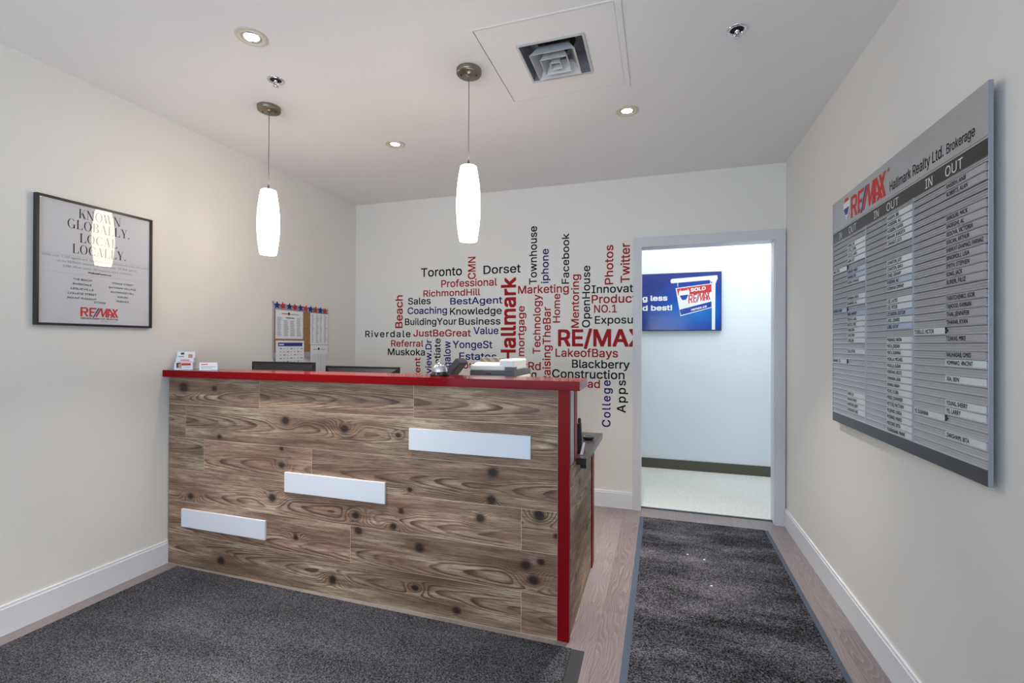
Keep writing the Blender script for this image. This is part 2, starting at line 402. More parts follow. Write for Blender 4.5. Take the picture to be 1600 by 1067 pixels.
# shop window behind the camera
win = struct(MB().box((XL+0.15, YR-0.09, 0.08), (XL+0.21, YR-0.02, 2.42)).box((XR-0.21, YR-0.09, 0.08), (XR-0.15, YR-0.02, 2.42))
             .box((XL+0.21, YR-0.09, 2.36), (XR-0.21, YR-0.02, 2.42)).box((XL+0.21, YR-0.09, 0.08), (XR-0.21, YR-0.02, 0.14))
             .box((-0.98, YR-0.09, 0.14), (-0.92, YR-0.02, 2.36)).build('window_1', M_metal))
tg = NT('window_glass'); tg.b.inputs['Transmission Weight'].default_value = 1; tg.b.inputs['Roughness'].default_value = 0; tg.b.inputs['IOR'].default_value = 1.45
MB().box((XL+0.21, YR-0.06, 0.14), (XR-0.21, YR-0.05, 2.36)).build('pane', tg.m, win)
# door opening: casing, jamb, threshold
door = struct(MB().box((-0.198, YB-0.021, 0), (DX0, YB, DZ+0.075)).box((DX1, YB-0.021, 0), (0.864, YB, DZ+0.075)).box((DX0, YB-0.021, DZ), (DX1, YB, DZ+0.075)).build('door_1', M_casing))
MB().box((DX0-0.02, YB, 0), (DX0, YB+T, DZ)).box((DX1, YB, 0), (DX1+0.02, YB+T, DZ)).box((DX0-0.02, YB, DZ), (DX1+0.02, YB+T, DZ+0.02)).box((DX1-0.006, YB+0.004, 0), (DX1, YB+0.01, DZ)).build('jamb', M_trim, door)
S('trim_1', [((DX0, YB+0.055, -0.01), (DX1, YB+0.075, 0.006))], simple('dark_threshold_bar', srgb(52, 66, 78), 0.4))
# hall beyond the door
S('floor_hall', [((-1.6, YB+0.06, -0.05), (2.3, HY1+T, 0.002))], M_carpet)
S('wall_hall_back', [((-1.6, HY1, 0), (2.3, HY1+T, ZC))], M_hall)
S('wall_hall_left', [((-1.7, YB+T, 0), (-1.6, HY1, ZC))], M_hall)
S('wall_hall_right', [((2.3, YB+T, 0), (2.4, HY1, ZC)), ((XR+T, YB, 0), (2.3, YB+T, ZC))], M_hall)
S('ceiling_hall', [((-1.7, YB+T, ZC), (2.4, HY1+T, ZC+0.06))], M_hall)
S('baseboard_hall', [((-1.6, HY1-0.012, 0), (2.3, HY1, 0.102))], M_carpetbase)

# ---------------------------------------------------------------- reception desk
DXR = -0.3715; YD = 2.01; YF2 = 2.20; YE = 2.80
desk = thing('reception_desk', (-1.57, 2.4, 0), 'long reception desk clad in rustic brown wood planks with a red counter top', 'desk')
rows = [(0.0, 0.187), (0.187, 0.3745), (0.3745, 0.560), (0.560, 0.746), (0.746, 0.940), (0.940, 1.10)]
cuts = [[-0.589], [-1.495], [-0.589], [-2.4865, -1.7365], [-2.628], [-2.086, -1.1365]]
b = MB().box((XL+0.016, YD+0.0010, 0.0), (-0.4235, YD+0.03, 1.10), 1)
g = 0.0012
for (z0, z1), cs in zip(rows, cuts):
    xs = [XL+0.016]+cs+[-0.4235]
    for x0, x1 in zip(xs[:-1], xs[1:]):
        b.box((x0+(g if x0 > XL+0.02 else 0), YD, z0+(g if z0 > 0 else 0.003)), (x1-g, YD+0.0011, z1-g), 0, (random.random(), random.random(), random.random()))
b.build('front_panel', [M_wood, M_gap], desk)
MB().box((-0.4235, YD-0.001, 0), (DXR, YD+0.028, 1.10), bev=0.001).build('corner_post', M_redpost, desk)['label'] = 'red laminate corner post'
b = MB().box((DXR-0.03, YD+0.028, 0.0), (DXR-0.004, YE-0.08, 0.745), 1)
for (z0, z1) in [(0, 0.187), (0.187, 0.3745), (0.3745, 0.56), (0.56, 0.745)]:
    b.box((DXR-0.0041, YD+0.028, z0+g), (DXR-0.003, YE-0.08, z1-g), 0, (random.random(), random.random()*0.6+0.4, random.random()))
b.build('side_panel', [M_woodside, M_gap], desk)
MB().box((DXR-0.03, YE-0.08, 0), (DXR+0.003, YE, 0.745)).build('rear_post', M_redpost, desk)['label'] = 'red laminate rear edge'
M_greylam = simple('grey_white_laminate', srgb(190, 190, 196), 0.3)
MB().box((DXR-0.03, YD+0.028, 0.76), (DXR-0.002, YF2-0.065, 1.10)).build('end_panel', M_greylam, desk)['label'] = 'pale grey upstand end panel'
MB().box((DXR-0.03, YF2-0.065, 0.76), (DXR+0.001, YF2, 1.10)).build('upstand_edge', M_redpost, desk)['label'] = 'red laminate upstand edge'
MB().box((XL+0.016, YF2-0.02, 0.76), (DXR-0.03, YF2, 1.10)).build('inner_panel', M_greylam, desk)
MB().box((XL+0.001, 1.98, 1.10), (-0.3235, YF2, 1.14), bev=0.0015).build('counter_top', M_red, desk)['label'] = 'glossy red counter top'
M_work = simple('dark_grey_worktop', srgb(58, 54, 56), 0.22, var=0.25, vscale=40)
MB().box((XL+0.016, YF2+0.001, 0.728), (-0.327, 2.862, 0.76), bev=0.001).box((-0.36, 2.22, 0.708), (-0.329, 2.25, 0.729)).build('worktop', M_work, desk)['label'] = 'dark grey worktop behind the counter'
for (x0, x1, z0, z1, lab) in [(-1.1555, -0.545, 0.786, 0.890, 'white rectangular plate at upper right of the front'), (-1.9025, -1.2875, 0.508, 0.6125, 'white rectangular plate in the middle of the front'),
                              (-2.644, -2.032, 0.2335, 0.3365, 'white rectangular plate at lower left of the front')]:
    MB().box((x0, YD-0.012, z0), (x1, YD, z1), bev=0.0008).build('white_plate', M_whitepanel, desk)['label'] = lab

# ---------------------------------------------------------------- floor mats
def flat_mat(name, pile, rim, quad, rims, m_pile, m_rim, label):
    """quad: back-left, back-right, front-right, front-left; rims: widths back, right, front, left"""
    e = thing(name, (sum(q[0] for q in quad)/4, sum(q[1] for q in quad)/4, 0), label, 'mat')
    q = [Vector((x, y, 0)) for x, y in quad]
    def inset(i):  # corner i moved in along both edges
        pr, nx = q[i-1], q[(i+1) % 4]
        wn, wp = rims[(i-1) % 4], rims[i]
        return q[i]+(nx-q[i]).normalized()*wn+(pr-q[i]).normalized()*wp
    inn = [inset(i) for i in range(4)]
    b = MB(); lo = [p.copy() for p in q]; hi = [p+Vector((0, 0, 0.004)) for p in q]; ih = [p+Vector((0, 0, 0.0045)) for p in inn]
    b.add(lo+hi+ih, [(3, 2, 1, 0)]+[(i, 4+i, 4+(i+1) % 4, (i+1) % 4) for i in range(4)]+[(4+i, 8+i, 8+(i+1) % 4, 4+(i+1) % 4) for i in range(4)])
    b.build('rubber_border', m_rim, e)
    b = MB(); h2 = [p+Vector((0, 0, 0.009)) for p in inn]
    b.add(ih+h2, [(4, 7, 6, 5)]+[(i, (i+1) % 4, 4+(i+1) % 4, 4+i)[::-1] for i in range(4)])
    b.build('pile', m_pile, e); return e
flat_mat('entrance_mat', None, None, [(-2.662, 1.990), (-0.298, 1.968), (-0.262, -1.2), (-2.70, -1.2)], (0.004, 0.055, 0.02, 0.006), M_mat, M_rubber2, 'wide dark charcoal floor mat in front of the reception desk')
flat_mat('runner_mat', None, None, [(-0.135, 3.640), (0.728, 3.640), (0.690, -0.6), (-0.155, -0.6)], (0.012, 0.026, 0.026, 0.03), M_runner, M_rubber, 'long black runner mat leading to the open doorway, blue-grey rubber edges')

# ---------------------------------------------------------------- wall lettering
WORDS = [
 ('Toronto','black','h',-2.075,1.908,0.406,0.0795),
 ('Dorset','black','h',-1.465,1.909,0.340,0.0738),
 ('Professional','red','h',-1.871,1.806,0.532,0.0657),
 ('RichmondHill','red','h',-2.050,1.726,0.555,0.0596),
 ('Sales','black','h',-2.207,1.659,0.231,0.0619),
 ('BestAgent','blue','h',-1.782,1.650,0.493,0.0601),
 ('Coaching','blue','h',-2.211,1.571,0.399,0.0620),
 ('Knowledge','black','h',-1.784,1.558,0.489,0.0629),
 ('BuildingYour','black','h',-2.238,1.470,0.519,0.0615),
 ('Business','black','h',-1.697,1.468,0.391,0.0615),
 ('Riverdale','black','h',-2.665,1.359,0.485,0.0621),
 ('JustBeGreat','red','h',-2.151,1.365,0.570,0.0628),
 ('Value','blue','h',-1.556,1.385,0.232,0.0641),
 ('Referral','red','h',-2.384,1.272,0.336,0.0608),
 ('YongeSt','blue','h',-1.757,1.262,0.377,0.0656),
 ('Muskoka','black','h',-2.418,1.192,0.387,0.0628),
 ('Estates','blue','h',-1.692,1.159,0.352,0.0648),
 ('MountPleasantRd','red','h',-1.738,1.081,0.791,0.0689),
 ('Advertising','black','h',-1.422,1.011,0.437,0.0668),
 ('Marketing','red','h',-1.149,1.728,0.438,0.0682),
 ('Innovation','black','h',-0.525,1.714,0.452,0.0650),
 ('Product','red','h',-0.524,1.632,0.350,0.0681),
 ('NO.1','red','h',-0.504,1.556,0.180,0.0628),
 ('Exposure','black','h',-0.498,1.466,0.388,0.0633),
 ('RE/MAX','red','h',-0.801,1.282,0.693,0.1408),
 ('LakeofBays','red','h',-0.822,1.196,0.509,0.0681),
 ('Blackberry','black','h',-0.683,1.107,0.461,0.0673),
 ('Construction','black','h',-0.850,1.022,0.588,0.0698),
 ('ipad','red','h',-0.631,0.947,0.176,0.0649),
 ('CMN','red','v',-1.539,1.870,0.196,0.0724),
 ('Beach','red','v',-2.263,1.444,0.304,0.0775),
 ('Bayview.Dr','blue','v',-1.964,0.883,0.453,0.0633),
 ('Negotiate','black','v',-1.876,0.941,0.407,0.0625),
 ('Bungalow','blue','v',-1.776,0.941,0.382,0.0691),
 ('Rent','red','v',-2.078,0.978,0.195,0.0603),
 ('Hallmark','red','v',-1.167,1.142,0.732,0.1362),
 ('mortgage','red','v',-1.091,1.197,0.427,0.0625),
 ('Townhouse','black','v',-0.984,1.803,0.492,0.0670),
 ('iphone','blue','v',-0.883,1.810,0.288,0.0632),
 ('Facebook','black','v',-0.710,1.799,0.416,0.0615),
 ('Mentoring','red','v',-0.627,1.435,0.438,0.0645),
 ('OpenHouse','black','v',-0.537,1.437,0.504,0.0646),
 ('Photos','red','v',-0.353,1.781,0.317,0.0667),
 ('Twitter','red','v',-0.224,1.790,0.316,0.0713),
 ('College','blue','v',-0.371,0.637,0.375,0.0664),
 ('Apps','black','v',-0.252,0.757,0.258,0.0701),
 ('Technology','red','v',-0.950,1.216,0.502,0.0672),
 ('RaisingTheBar','red','v',-0.863,0.984,0.628,0.0685),
 ('Home','red','v',-0.784,1.479,0.240,0.0617),
]
INK = {'black': M_ink, 'red': M_vred, 'blue': M_vblue}
mural = thing('wall_lettering', (-1.2, YB, 1.3), 'word cloud of red, black and navy vinyl lettering on the white back wall', 'wall lettering')
for t, c, o, x, z, ln, cap in WORDS:
    b = MB(); big = t in ('Hallmark', 'RE/MAX')
    bold = 0.028 if big else 0.016
    sp = 1.16 if t in ('Riverdale', 'College', 'Apps') else 1.0
    clip = ((-0.1985, YB, 0), (1, 0, 0)) if o == 'h' and x+ln > -0.1985 else None
    if o == 'h': b.text(t, (x, YB-0.0002, z), (1, 0, 0), (0, 0, 1), cap, ln, bold=bold, clip=clip, font='grotesque', space=sp)
    else: b.text(t, (x, YB-0.0002, z), (0, 0, 1), (-1, 0, 0), cap, ln, bold=bold, font='grotesque', space=sp)
    b.build('word', INK[c], mural)['label'] = ('large ' if big else '')+c+(' word reading upward' if o == 'v' else ' word')

# ---------------------------------------------------------------- logos
LOGO = [  # (colour, polygon) in a box about 3.9 x 1
 ('r', [(0, 0), (.2, 0), (.2, 1), (0, 1)]), ('r', [(.2, .84), (.2, 1), (.56, 1), (.70, .93), (.76, .84)]), ('r', [(.2, .40), (.2, .56), (.54, .56), (.76, .56), (.70, .46), (.56, .40)]),
 ('r', [(.57, .5), (.76, .56), (.79, .70), (.76, .84), (.57, .9)]), ('r', [(.34, .42), (.54, .42), (.80, 0), (.58, 0)]),
 ('r', [(.88, 0), (1.07, 0), (1.07, 1), (.88, 1)]), ('r', [(1.07, .84), (1.58, .84), (1.64, 1), (1.07, 1)]), ('r', [(1.07, .43), (1.36, .43), (1.44, .58), (1.07, .58)]), ('r', [(1.07, 0), (1.14, 0), (1.22, .16), (1.07, .16)]),
 ('b', [(1.22, -.06), (1.36, -.06), (1.92, 1), (1.78, 1)]),
 ('r', [(1.47, 0), (1.66, 0), (2.16, 1), (1.98, 1)]), ('r', [(2.00, 1), (2.20, 1), (2.33, .12), (2.16, .05)]), ('r', [(2.16, .02), (2.30, .02), (2.80, 1), (2.60, 1)]), ('r', [(2.60, 1), (2.80, 1), (2.70, 0), (2.52, 0)]),
 ('r', [(2.72, 0), (2.90, 0), (2.98, 1), (2.84, 1)]), ('r', [(2.84, 1), (3.04, 1), (3.62, 0), (3.40, 0)]), ('r', [(2.86, .24), (3.34, .24), (3.26, .38), (2.88, .38)]),
 ('r', [(3.02, 0), (3.22, 0), (3.92, 1), (3.70, 1)]), ('r', [(3.24, 1), (3.44, 1), (3.92, 0), (3.70, 0)])]
def logo(b, P, u, v, width, height, mi, th=0.0006):
    u, v = Vector(u), Vector(v)
    for k, (c, poly) in enumerate(LOGO): b.prism(poly, Vector(P), u*(width/3.92), v*height, th*(1+0.02*k), mi[c])
def balloon(b, P, u, v, w_, h_, mi, th=0.0006):
    """hot air balloon: white outline, red cap, white band, blue cone"""
    P, u, v = Vector(P), Vector(u)*w_, Vector(v)*h_
    def rad(t): return 0.5*math.sqrt(max(0, 1-((t-.62)/.38)**2)) if t > .5 else 0.5*(0.14+0.806*max(0, (t-.12)/.38)**0.85)
    def slab(t0, t1, k, m_, hh):
        ts = [t0+(t1-t0)*i/8 for i in range(9)]
        b.prism([(-rad(t)*k, t) for t in reversed(ts)]+[(rad(t)*k, t) for t in ts], P, u, v, hh, m_)
    slab(0.12, 1.0, 1.0, mi['w'], th)
    slab(0.80, 0.97, 0.88, mi['r'], th*1.4); slab(0.22, 0.52, 0.84, mi['b'], th*1.4)
    b.prism([(-.06, 0), (.06, 0), (.06, .09), (-.06, .09)], P, u, v, th, mi['w'])

# ---------------------------------------------------------------- framed poster on the left wall
LU, LV = (0, 1, 0), (0, 0, 1)
def lf(y, z, dx=0.016): return (XL+dx, y, z)
poster = thing('framed_poster', (XL, 1.645, 1.38), 'black framed glazed poster with a red and blue logo on the left wall', 'poster')
y0, y1, z0, z1 = 1.386, 1.904, 1.382, 1.997
f_ = 0.011
MB().box((XL, y0, z0), (XL+0.024, y0+f_, z1)).box((XL, y1-f_, z0), (XL+0.024, y1, z1)).box((XL, y0+f_, z1-f_), (XL+0.024, y1-f_, z1)).box((XL, y0+f_, z0), (XL+0.024, y1-f_, z0+f_)).build('frame', M_black, poster)
M_poster = simple('poster_paper', srgb(208, 207, 212), 0.6)
b = MB().box((XL+0.002, y0+f_, z0+f_), (XL+0.015, y1-f_, z1-f_), 0)
INKP = 1
def ring_arc(cx, cy, rx, ry, ix, iy, a0, a1, n=22):
    out = []
    for k in range(n):
        t0, t1 = [math.radians(a0+(a1-a0)*(k+i)/n) for i in (0, 1)]
        out.append([(cx+rx*math.cos(t0), cy+ry*math.sin(t0)), (cx+rx*math.cos(t1), cy+ry*math.sin(t1)), (cx+ix*math.cos(t1), cy+iy*math.sin(t1)), (cx+ix*math.cos(t0), cy+iy*math.sin(t0))])
    return out
def rect(x0, y0, x1, y1): return [(x0, y0), (x1, y0), (x1, y1), (x0, y1)]
def diag(xa, ya, xb, yb, w_): return [(xa, ya), (xa+w_, ya), (xb+w_, yb), (xb, yb)]
SERIF = {
 'K': (0.84, [rect(.1, 0, .24, 1), rect(.02, 0, .32, .03), rect(.02, .97, .32, 1), diag(.24, .38, .70, 1, .035), diag(.62, 0, .36, .56, .16), rect(.54, .97, .84, 1), rect(.54, 0, .86, .03)]),
 'N': (0.92, [rect(.12, 0, .155, 1), rect(.76, 0, .795, 1), diag(.66, 0, .05, 1, .15), rect(.02, 0, .26, .03), rect(.66, .97, .9, 1), rect(0, .97, .18, 1)]),
 'O': (0.96, ring_arc(.47, .5, .43, .52, .29, .495, 0, 360)),
 'W': (1.22, [diag(.32, 0, .06, 1, .15), diag(.38, 0, .62, .95, .03), diag(.76, 0, .50, 1, .15), diag(.84, 0, 1.10, 1, .03), rect(-.02, .97, .3, 1), rect(.42, .97, .72, 1), rect(.98, .97, 1.22, 1)]),
 'G': (0.94, ring_arc(.47, .5, .43, .52, .29, .495, 38, 320)+[rect(.70, .02, .84, .40), rect(.60, .38, .94, .41)]),
 'L': (0.76, [rect(.1, 0, .24, 1), rect(.02, .97, .34, 1), rect(.02, 0, .70, .03), [(.60, .03), (.70, .03), (.70, .28), (.68, .28)]]),
 'B': (0.82, [rect(.1, 0, .24, 1), rect(.02, 0, .3, .03), rect(.02, .97, .3, 1)]+ring_arc(.36, .75, .34, .25, .20, .22, -90, 90)+ring_arc(.36, .26, .40, .26, .25, .23, -90, 90)+[rect(.24, .97, .4, 1), rect(.24, 0, .4, .03), rect(.24, .50, .4, .53)]),
 'A': (0.90, [diag(.08, 0, .40, .98, .03), diag(.62, 0, .34, 1, .15), rect(.2, .30, .66, .33), rect(0, 0, .22, .03), rect(.52, 0, .9, .03)]),
 'Y': (0.86, [rect(.36, 0, .50, .45), diag(.36, .42, .06, 1, .15), diag(.48, .42, .72, 1, .03), rect(-.02, .97, .3, 1), rect(.58, .97, .86, 1), rect(.27, 0, .59, .03)]),
 'C': (0.88, ring_arc(.47, .5, .43, .52, .29, .495, 42, 318)+[[(.78, .64), (.81, .64), (.81, .98), (.78, .98)], [(.78, .02), (.81, .02), (.81, .30), (.78, .30)]]),
 '.': (0.26, [rect(.06, 0, .18, .13)])}
def serif(b, s, P, u, v, cap, width, mi, th=0.0005):
    tot = sum(SERIF[c][0]+0.06 for c in s)-0.06; sx = width/tot; x = 0; k = 0
    for c in s:
        wd, polys = SERIF[c]
        for p in polys:
            k += 1; b.prism([((x+px)*sx/cap, py) for px, py in p], P, Vector(u)*cap, Vector(v)*cap, th*(1+0.003*k), mi)
        x += wd+0.06
serif(b, 'KNOWN', lf(1.555, 1.921, .015), LU, LV, 0.046, 0.19, 1)
serif(b, 'GLOBALLY.', lf(1.508, 1.863, .015), LU, LV, 0.046, 0.282, 1)
serif(b, 'LIVE', lf(1.562, 1.796, .015), LU, LV, 0.046, 0.13, 1) if False else serif(b, 'LOCAL', lf(1.560, 1.800, .015), LU, LV, 0.046, 0.17, 1)
serif(b, 'LOCALLY.', lf(1.530, 1.742, .015), LU, LV, 0.046, 0.242, 1)
for txt, z in [('With over 1,100 agents and 16 offices, the international scale and scope', 1.712), ('of the RE/MAX network we reach over 105,826 agents,', 1.690), ('6,988 offices, nearly 100 countries and 6 continents.', 1.668)]:
    b.text(txt, lf(1.648, z, .015), LU, LV, 0.011, {1.712: .475, 1.690: .36, 1.668: .31}[z], 2, align='c')
b.box((XL+0.015, 1.40, 1.7265), (XL+0.0153, 1.89, 1.7272), 2); b.box((XL+0.015, 1.40, 1.640), (XL+0.0153, 1.89, 1.6407), 2)
b.text('WeBuildCareers.ca', lf(1.648, 1.649, .015), LU, LV, 0.0095, 0.105, 1, bold=0.02, align='c')
for yc_, lst in ((1.573, ['THE BEACH', 'RIVERDALE', 'LESLIEVILLE', 'COLLEGE STREET', 'MOUNT PLEASANT']), (1.757, ['YONGE STREET', 'BAYVIEW VILLAGE', 'RICHMOND HILL', 'AURORA', 'MUSKOKA'])):
    for k, s_ in enumerate(lst): b.text(s_, lf(yc_, 1.609-k*0.0235, .015), LU, LV, 0.0098, 0.0088*len(s_), 1, bold=0.01, align='c')
b.text('OTTAWA', lf(1.650, 1.500, .015), LU, LV, 0.0098, 0.053, 1, bold=0.01, align='c')
logo(b, lf(1.565, 1.431, .015), LU, LV, 0.171, 0.046, {'r': 3, 'b': 4})
b.text('Hallmark Realty Ltd., Brokerage', lf(1.566, 1.419, .015), LU, LV, 0.0082, 0.170, 1, bold=0.02)
b.box((XL+0.015, 1.568, 1.4165), (XL+0.0154, 1.640, 1.4172), 1)
b.text('Raising The Bar', lf(1.655, 1.407, .015), LU, LV, 0.0075, 0.075, 2)
b.build('print', [M_poster, M_ink, M_greyink, M_logored, M_logoblue], poster)
# clear glazing in front of the print
tgl = NT('poster_glazing'); tr = tgl.n('ShaderNodeBsdfTransparent'); gl = tgl.n('ShaderNodeBsdfGlossy'); gl.inputs['Roughness'].default_value = 0.0
fr = tgl.n('ShaderNodeFresnel'); fr.inputs['IOR'].default_value = 1.5; mx = tgl.n('ShaderNodeMixShader')
tgl.link(tgl.math('MULTIPLY', fr.outputs[0], tgl.math('SUBTRACT', 1.0, tgl.n('ShaderNodeNewGeometry').outputs['Backfacing'])), mx.inputs[0]); tgl.link(tr.outputs[0], mx.inputs[1]); tgl.link(gl.outputs[0], mx.inputs[2])
tgl.link(mx.outputs[0], tgl.nt.nodes['Material Output'].inputs['Surface'])
MB().box((XL+0.0175, y0+f_, z0+f_), (XL+0.0195, y1-f_, z1-f_)).build('glazing', tgl.m, poster)

# ---------------------------------------------------------------- in/out directory board on the right wall
RU, RV = (0, -1, 0), (0, 0, 1)
XBF = XR-0.030
def rb(y, z, dx=0.0): return (XBF-dx, y, z)
M_alu = simple('brushed_aluminium', srgb(196, 197, 200), 0.40, 0.75, var=0.12, vscale=90)
M_slat = simple('grey_board_slats', srgb(184, 184, 187), 0.42, 0.35)
M_slate = simple('dark_slate_band', srgb(52, 56, 62), 0.3)
M_band = simple('black_band', srgb(36, 33, 30), 0.35)
M_strip = simple('pale_name_strip', srgb(216, 222, 222), 0.35)
M_strip2 = simple('blue_name_strip', srgb(176, 190, 212), 0.35)
M_strip_dim = simple('dimmed_name_strip', srgb(172, 170, 169), 0.35)  # pale strip darkened: duller light on the upper third column painted in
M_white = simple('white_letters', srgb(235, 235, 232), 0.5)
M_balw = simple('balloon_white', srgb(232, 232, 236), 0.5)
BY0, BY1, BZ0, BZ1 = 1.5695, 2.740, 0.922, 2.013
board = thing('directory_board', (XR, 2.15, BZ0), 'large grey in and out directory board with name strips on the right wall', 'directory board')
MB().box((XBF+0.004, BY0+0.002, BZ0+0.001), (XBF+0.0095, BY1-0.001, BZ1-0.001)).box((XBF+0.0095, BY0+0.08, BZ0+0.08), (XR-0.0006, BY1-0.08, BZ1-0.08)).build('backing', M_black, board)
M_edge = simple('anodised_edge', srgb(158, 160, 172), 0.35, 0.6)
MB().box((XBF-0.002, BY0, BZ0), (XBF+0.0095, BY0+0.002, BZ1), bev=0.0006).build('edge_channel', M_edge, board)
MB().box((XBF-0.002, BY1-0.004, BZ0), (XBF+0.0095, BY1, BZ1)).build('edge_channel', M_edge, board)
b = MB().box((XBF-0.001, BY0+0.002, 1.8595), (XBF+0.004, BY1-0.004, BZ1), 0)
b.box((XBF-0.0015, BY0+0.002, 1.8655), (XBF, BY1-0.004, 1.8665), 1)
balloon(b, rb(2.562, 1.893, 0.001), RU, RV, 0.078, 0.105, {'w': 4, 'r': 2, 'b': 3})
logo(b, rb(2.508, 1.884, 0.001), RU, RV, 0.345, 0.098, {'r': 2, 'b': 3})
b.text('\u00ae', rb(2.150, 1.968, 0.001), RU, RV, 0.016, None, 2)
b.text('Hallmark Realty Ltd.', rb(2.130, 1.888, 0.001), RU, RV, 0.038, 0.352, 1, bold=0.006, font='grotesque')
b.text('Brokerage', rb(1.762, 1.888, 0.001), RU, RV, 0.031, 0.135, 1, bold=0.006, font='grotesque')
b.build('header_panel', [M_alu, M_ink, M_logored, M_logoblue, M_balw], board)
b = MB().box((XBF-0.001, BY0+0.002, 1.8115), (XBF+0.004, BY1-0.004, 1.8575), 0)
for y, wd, t in [(2.655, .034, 'IN'), (2.533, .085, 'OUT'), (2.268, .044, 'IN'), (2.156, .094, 'OUT'), (1.881, .042, 'IN'), (1.768, .087, 'OUT')]:
    b.text(t, rb(y, 1.8185, 0.001), RU, RV, 0.031, wd, 1, font='grotesque')
b.build('heading_band', [M_band, M_white], board)
PITCH, ZROW = 0.0244, 1.7847
b = MB(); Zt = 1.8115; prof = []
for k in range(-1, 35):
    zc = ZROW-PITCH*k
    zb = zc-PITCH/2
    if zb+PITCH > Zt+0.012 or zb < 0.966: continue
    for (zz, h, p) in [(zb, 0.0030, 0.0042), (zb+0.0085, 0.0016, 0.0016), (zb+0.0155, 0.0016, 0.0016)]:
        for (ya, yb) in [(2.344, BY1-0.004), (1.956, 2.340), (BY0+0.002, 1.952)]:
            prof.append((ya, yb, zz, h, p))
b.box((XBF+0.0005, BY0+0.002, 0.967), (XBF+0.004, BY1-0.004, 1.8115))
for ya, yb, zz, h, p in prof:   # wedge shaped ledges: flat below, sloping above
    V = [(XBF+0.001, ya, zz), (XBF-p, ya, zz), (XBF+0.001, ya, zz+h*2.2), (XBF+0.001, yb, zz), (XBF-p, yb, zz), (XBF+0.001, yb, zz+h*2.2)]
    b.add(V, [(0, 3, 4, 1), (1, 4, 5, 2), (0, 1, 2), (3, 5, 4)])
for k in range(-1, 35):                                # dark slots between the slats
    zs = ZROW-PITCH*k-PITCH/2
    if 0.969 < zs < 1.809: b.box((XBF-0.0008, BY0+0.002, zs-0.0020), (XBF+0.001, BY1-0.004, zs-0.0006), 1)
b.build('slat_panel', [M_slat, M_band], board)
for yv in (2.342, 1.954):
    b = MB().box((XBF-0.0045, yv-0.0018, 0.967), (XBF+0.001, yv+0.0018, 1.8115))
    b.build('column_divider', M_alu, board)
MB().box((XBF-0.001, BY0+0.002, BZ0), (XBF+0.004, BY1-0.004, 0.9675)).build('base_band', M_slate, board)
C3 = [(0, 'RASEKH, ANIS'), (1, 'ROBERTS, ALAN'), (4, 'SABOURI, NICK'), (5, 'SADEGHI, AL'), (6, 'SEDOVA, VICTORIA'), (7, 'SERCAN, ARTHUR'), (8, 'SHERKAT-GHAMAD, FARNAZ'), (9, 'SINOPOLI, LISA'), (10, 'SMITH, STEPHEN'), (11, 'SONG, JACK'), (12, 'SURER, FILIZ'), (14, 'TABATCHENKO, IGOR'), (15, 'TAJADOD, KAMRAN'), (16, 'THAI, JENNIFER'), (17, 'TIHAFAR, RYAN'), (19, 'TZAKAS, MIKE'), (21, 'VALIHASAB, OMID'), (22, 'VOMMARO, VINCENT'), (24, 'XIA, BEN'), (27, 'YOUNG, SHERRY'), (28, 'YE, LARRY'), (31, 'ZARGHAMI, BITA')]
C2 = [(0, 'HASSAM, IBR'), (1, 'HOSSEINI, ALI'), (2, 'HOSSEINI, KAVEH'), (3, 'IBRAHIM, SHERDIYA'), (4, 'LENHARDT, JOCK'), (7, 'JOHNSTON, JUDY'), (8, 'JOHNSTON, KARLA'), (9, 'JONES, GRAHAM'), (10, 'KASDAN, ALI'), (11, 'KORMAN & COMPANY'), (13, 'LEE, LAYEE'), (14, 'LEE, PETER'), (15, 'LEYLABOON, SOOTUM'), (16, 'LIND, LENARD'), (17, 'LORD, KATHY'), (19, 'MASHADI, NADIA'), (20, 'MATA, JORDAN'), (21, 'MATA, SUSANNA'), (22, 'MOALLA, MICHAEL'), (23, 'MOALLA, SUSAN'), (24, 'MONTANO, BOOTS'), (25, 'OMAHIAN, SARA'), (26, 'PAMAN, FARAH'), (27, 'POHC, FLORA'), (28, 'PEREZ, JOHNNIER'), (29, 'PETTLER, MATTHEW'), (30, 'PICERNO, LINDA'), (31, 'PICERNO, MARIO'), (32, 'PISTORE, RITA'), (33, 'POURAGAJAR, FRANK')]
C1 = [(1, 'ADRAS, SIX'), (2, 'ATTAL, LIORA'), (3, 'AUCCIS, JAMES'), (4, 'AUBIN, ROY'), (6, 'ASHRAFI, MAJID'), (7, 'BANANIA, MOE'), (8, 'BASSAR, ATHANASE'), (11, 'BAMAJIAN, GHIZAL'), (12, 'BONANCIA, ALI'), (14, 'BRAR, HARDEEP'), (15, 'BOULAR, CAROL'), (16, 'BUCCOL, FRED'), (17, 'CHAN, KONG'), (18, 'CHIN, EVAN'), (19, 'CHEN, JAN'), (21, 'DEAL, PETER'), (29, 'LUKIN, JO'), (30, 'DAULAN, MAHDI'), (31, 'ELMSTONE, JERRY'), (32, 'GEORGANOS, JAKE')]
INS = [(2.735, 5, 'AMAR, PETER', 1), (2.735, 13, 'BOUDIANE, KARIM', 2), (2.735, 23, 'ECKHARDT, TED', 1), (1.949, 18, 'TOSELLO, VICTOR', 1), (1.949, 29, 'YE, SUSANNA', 1)]
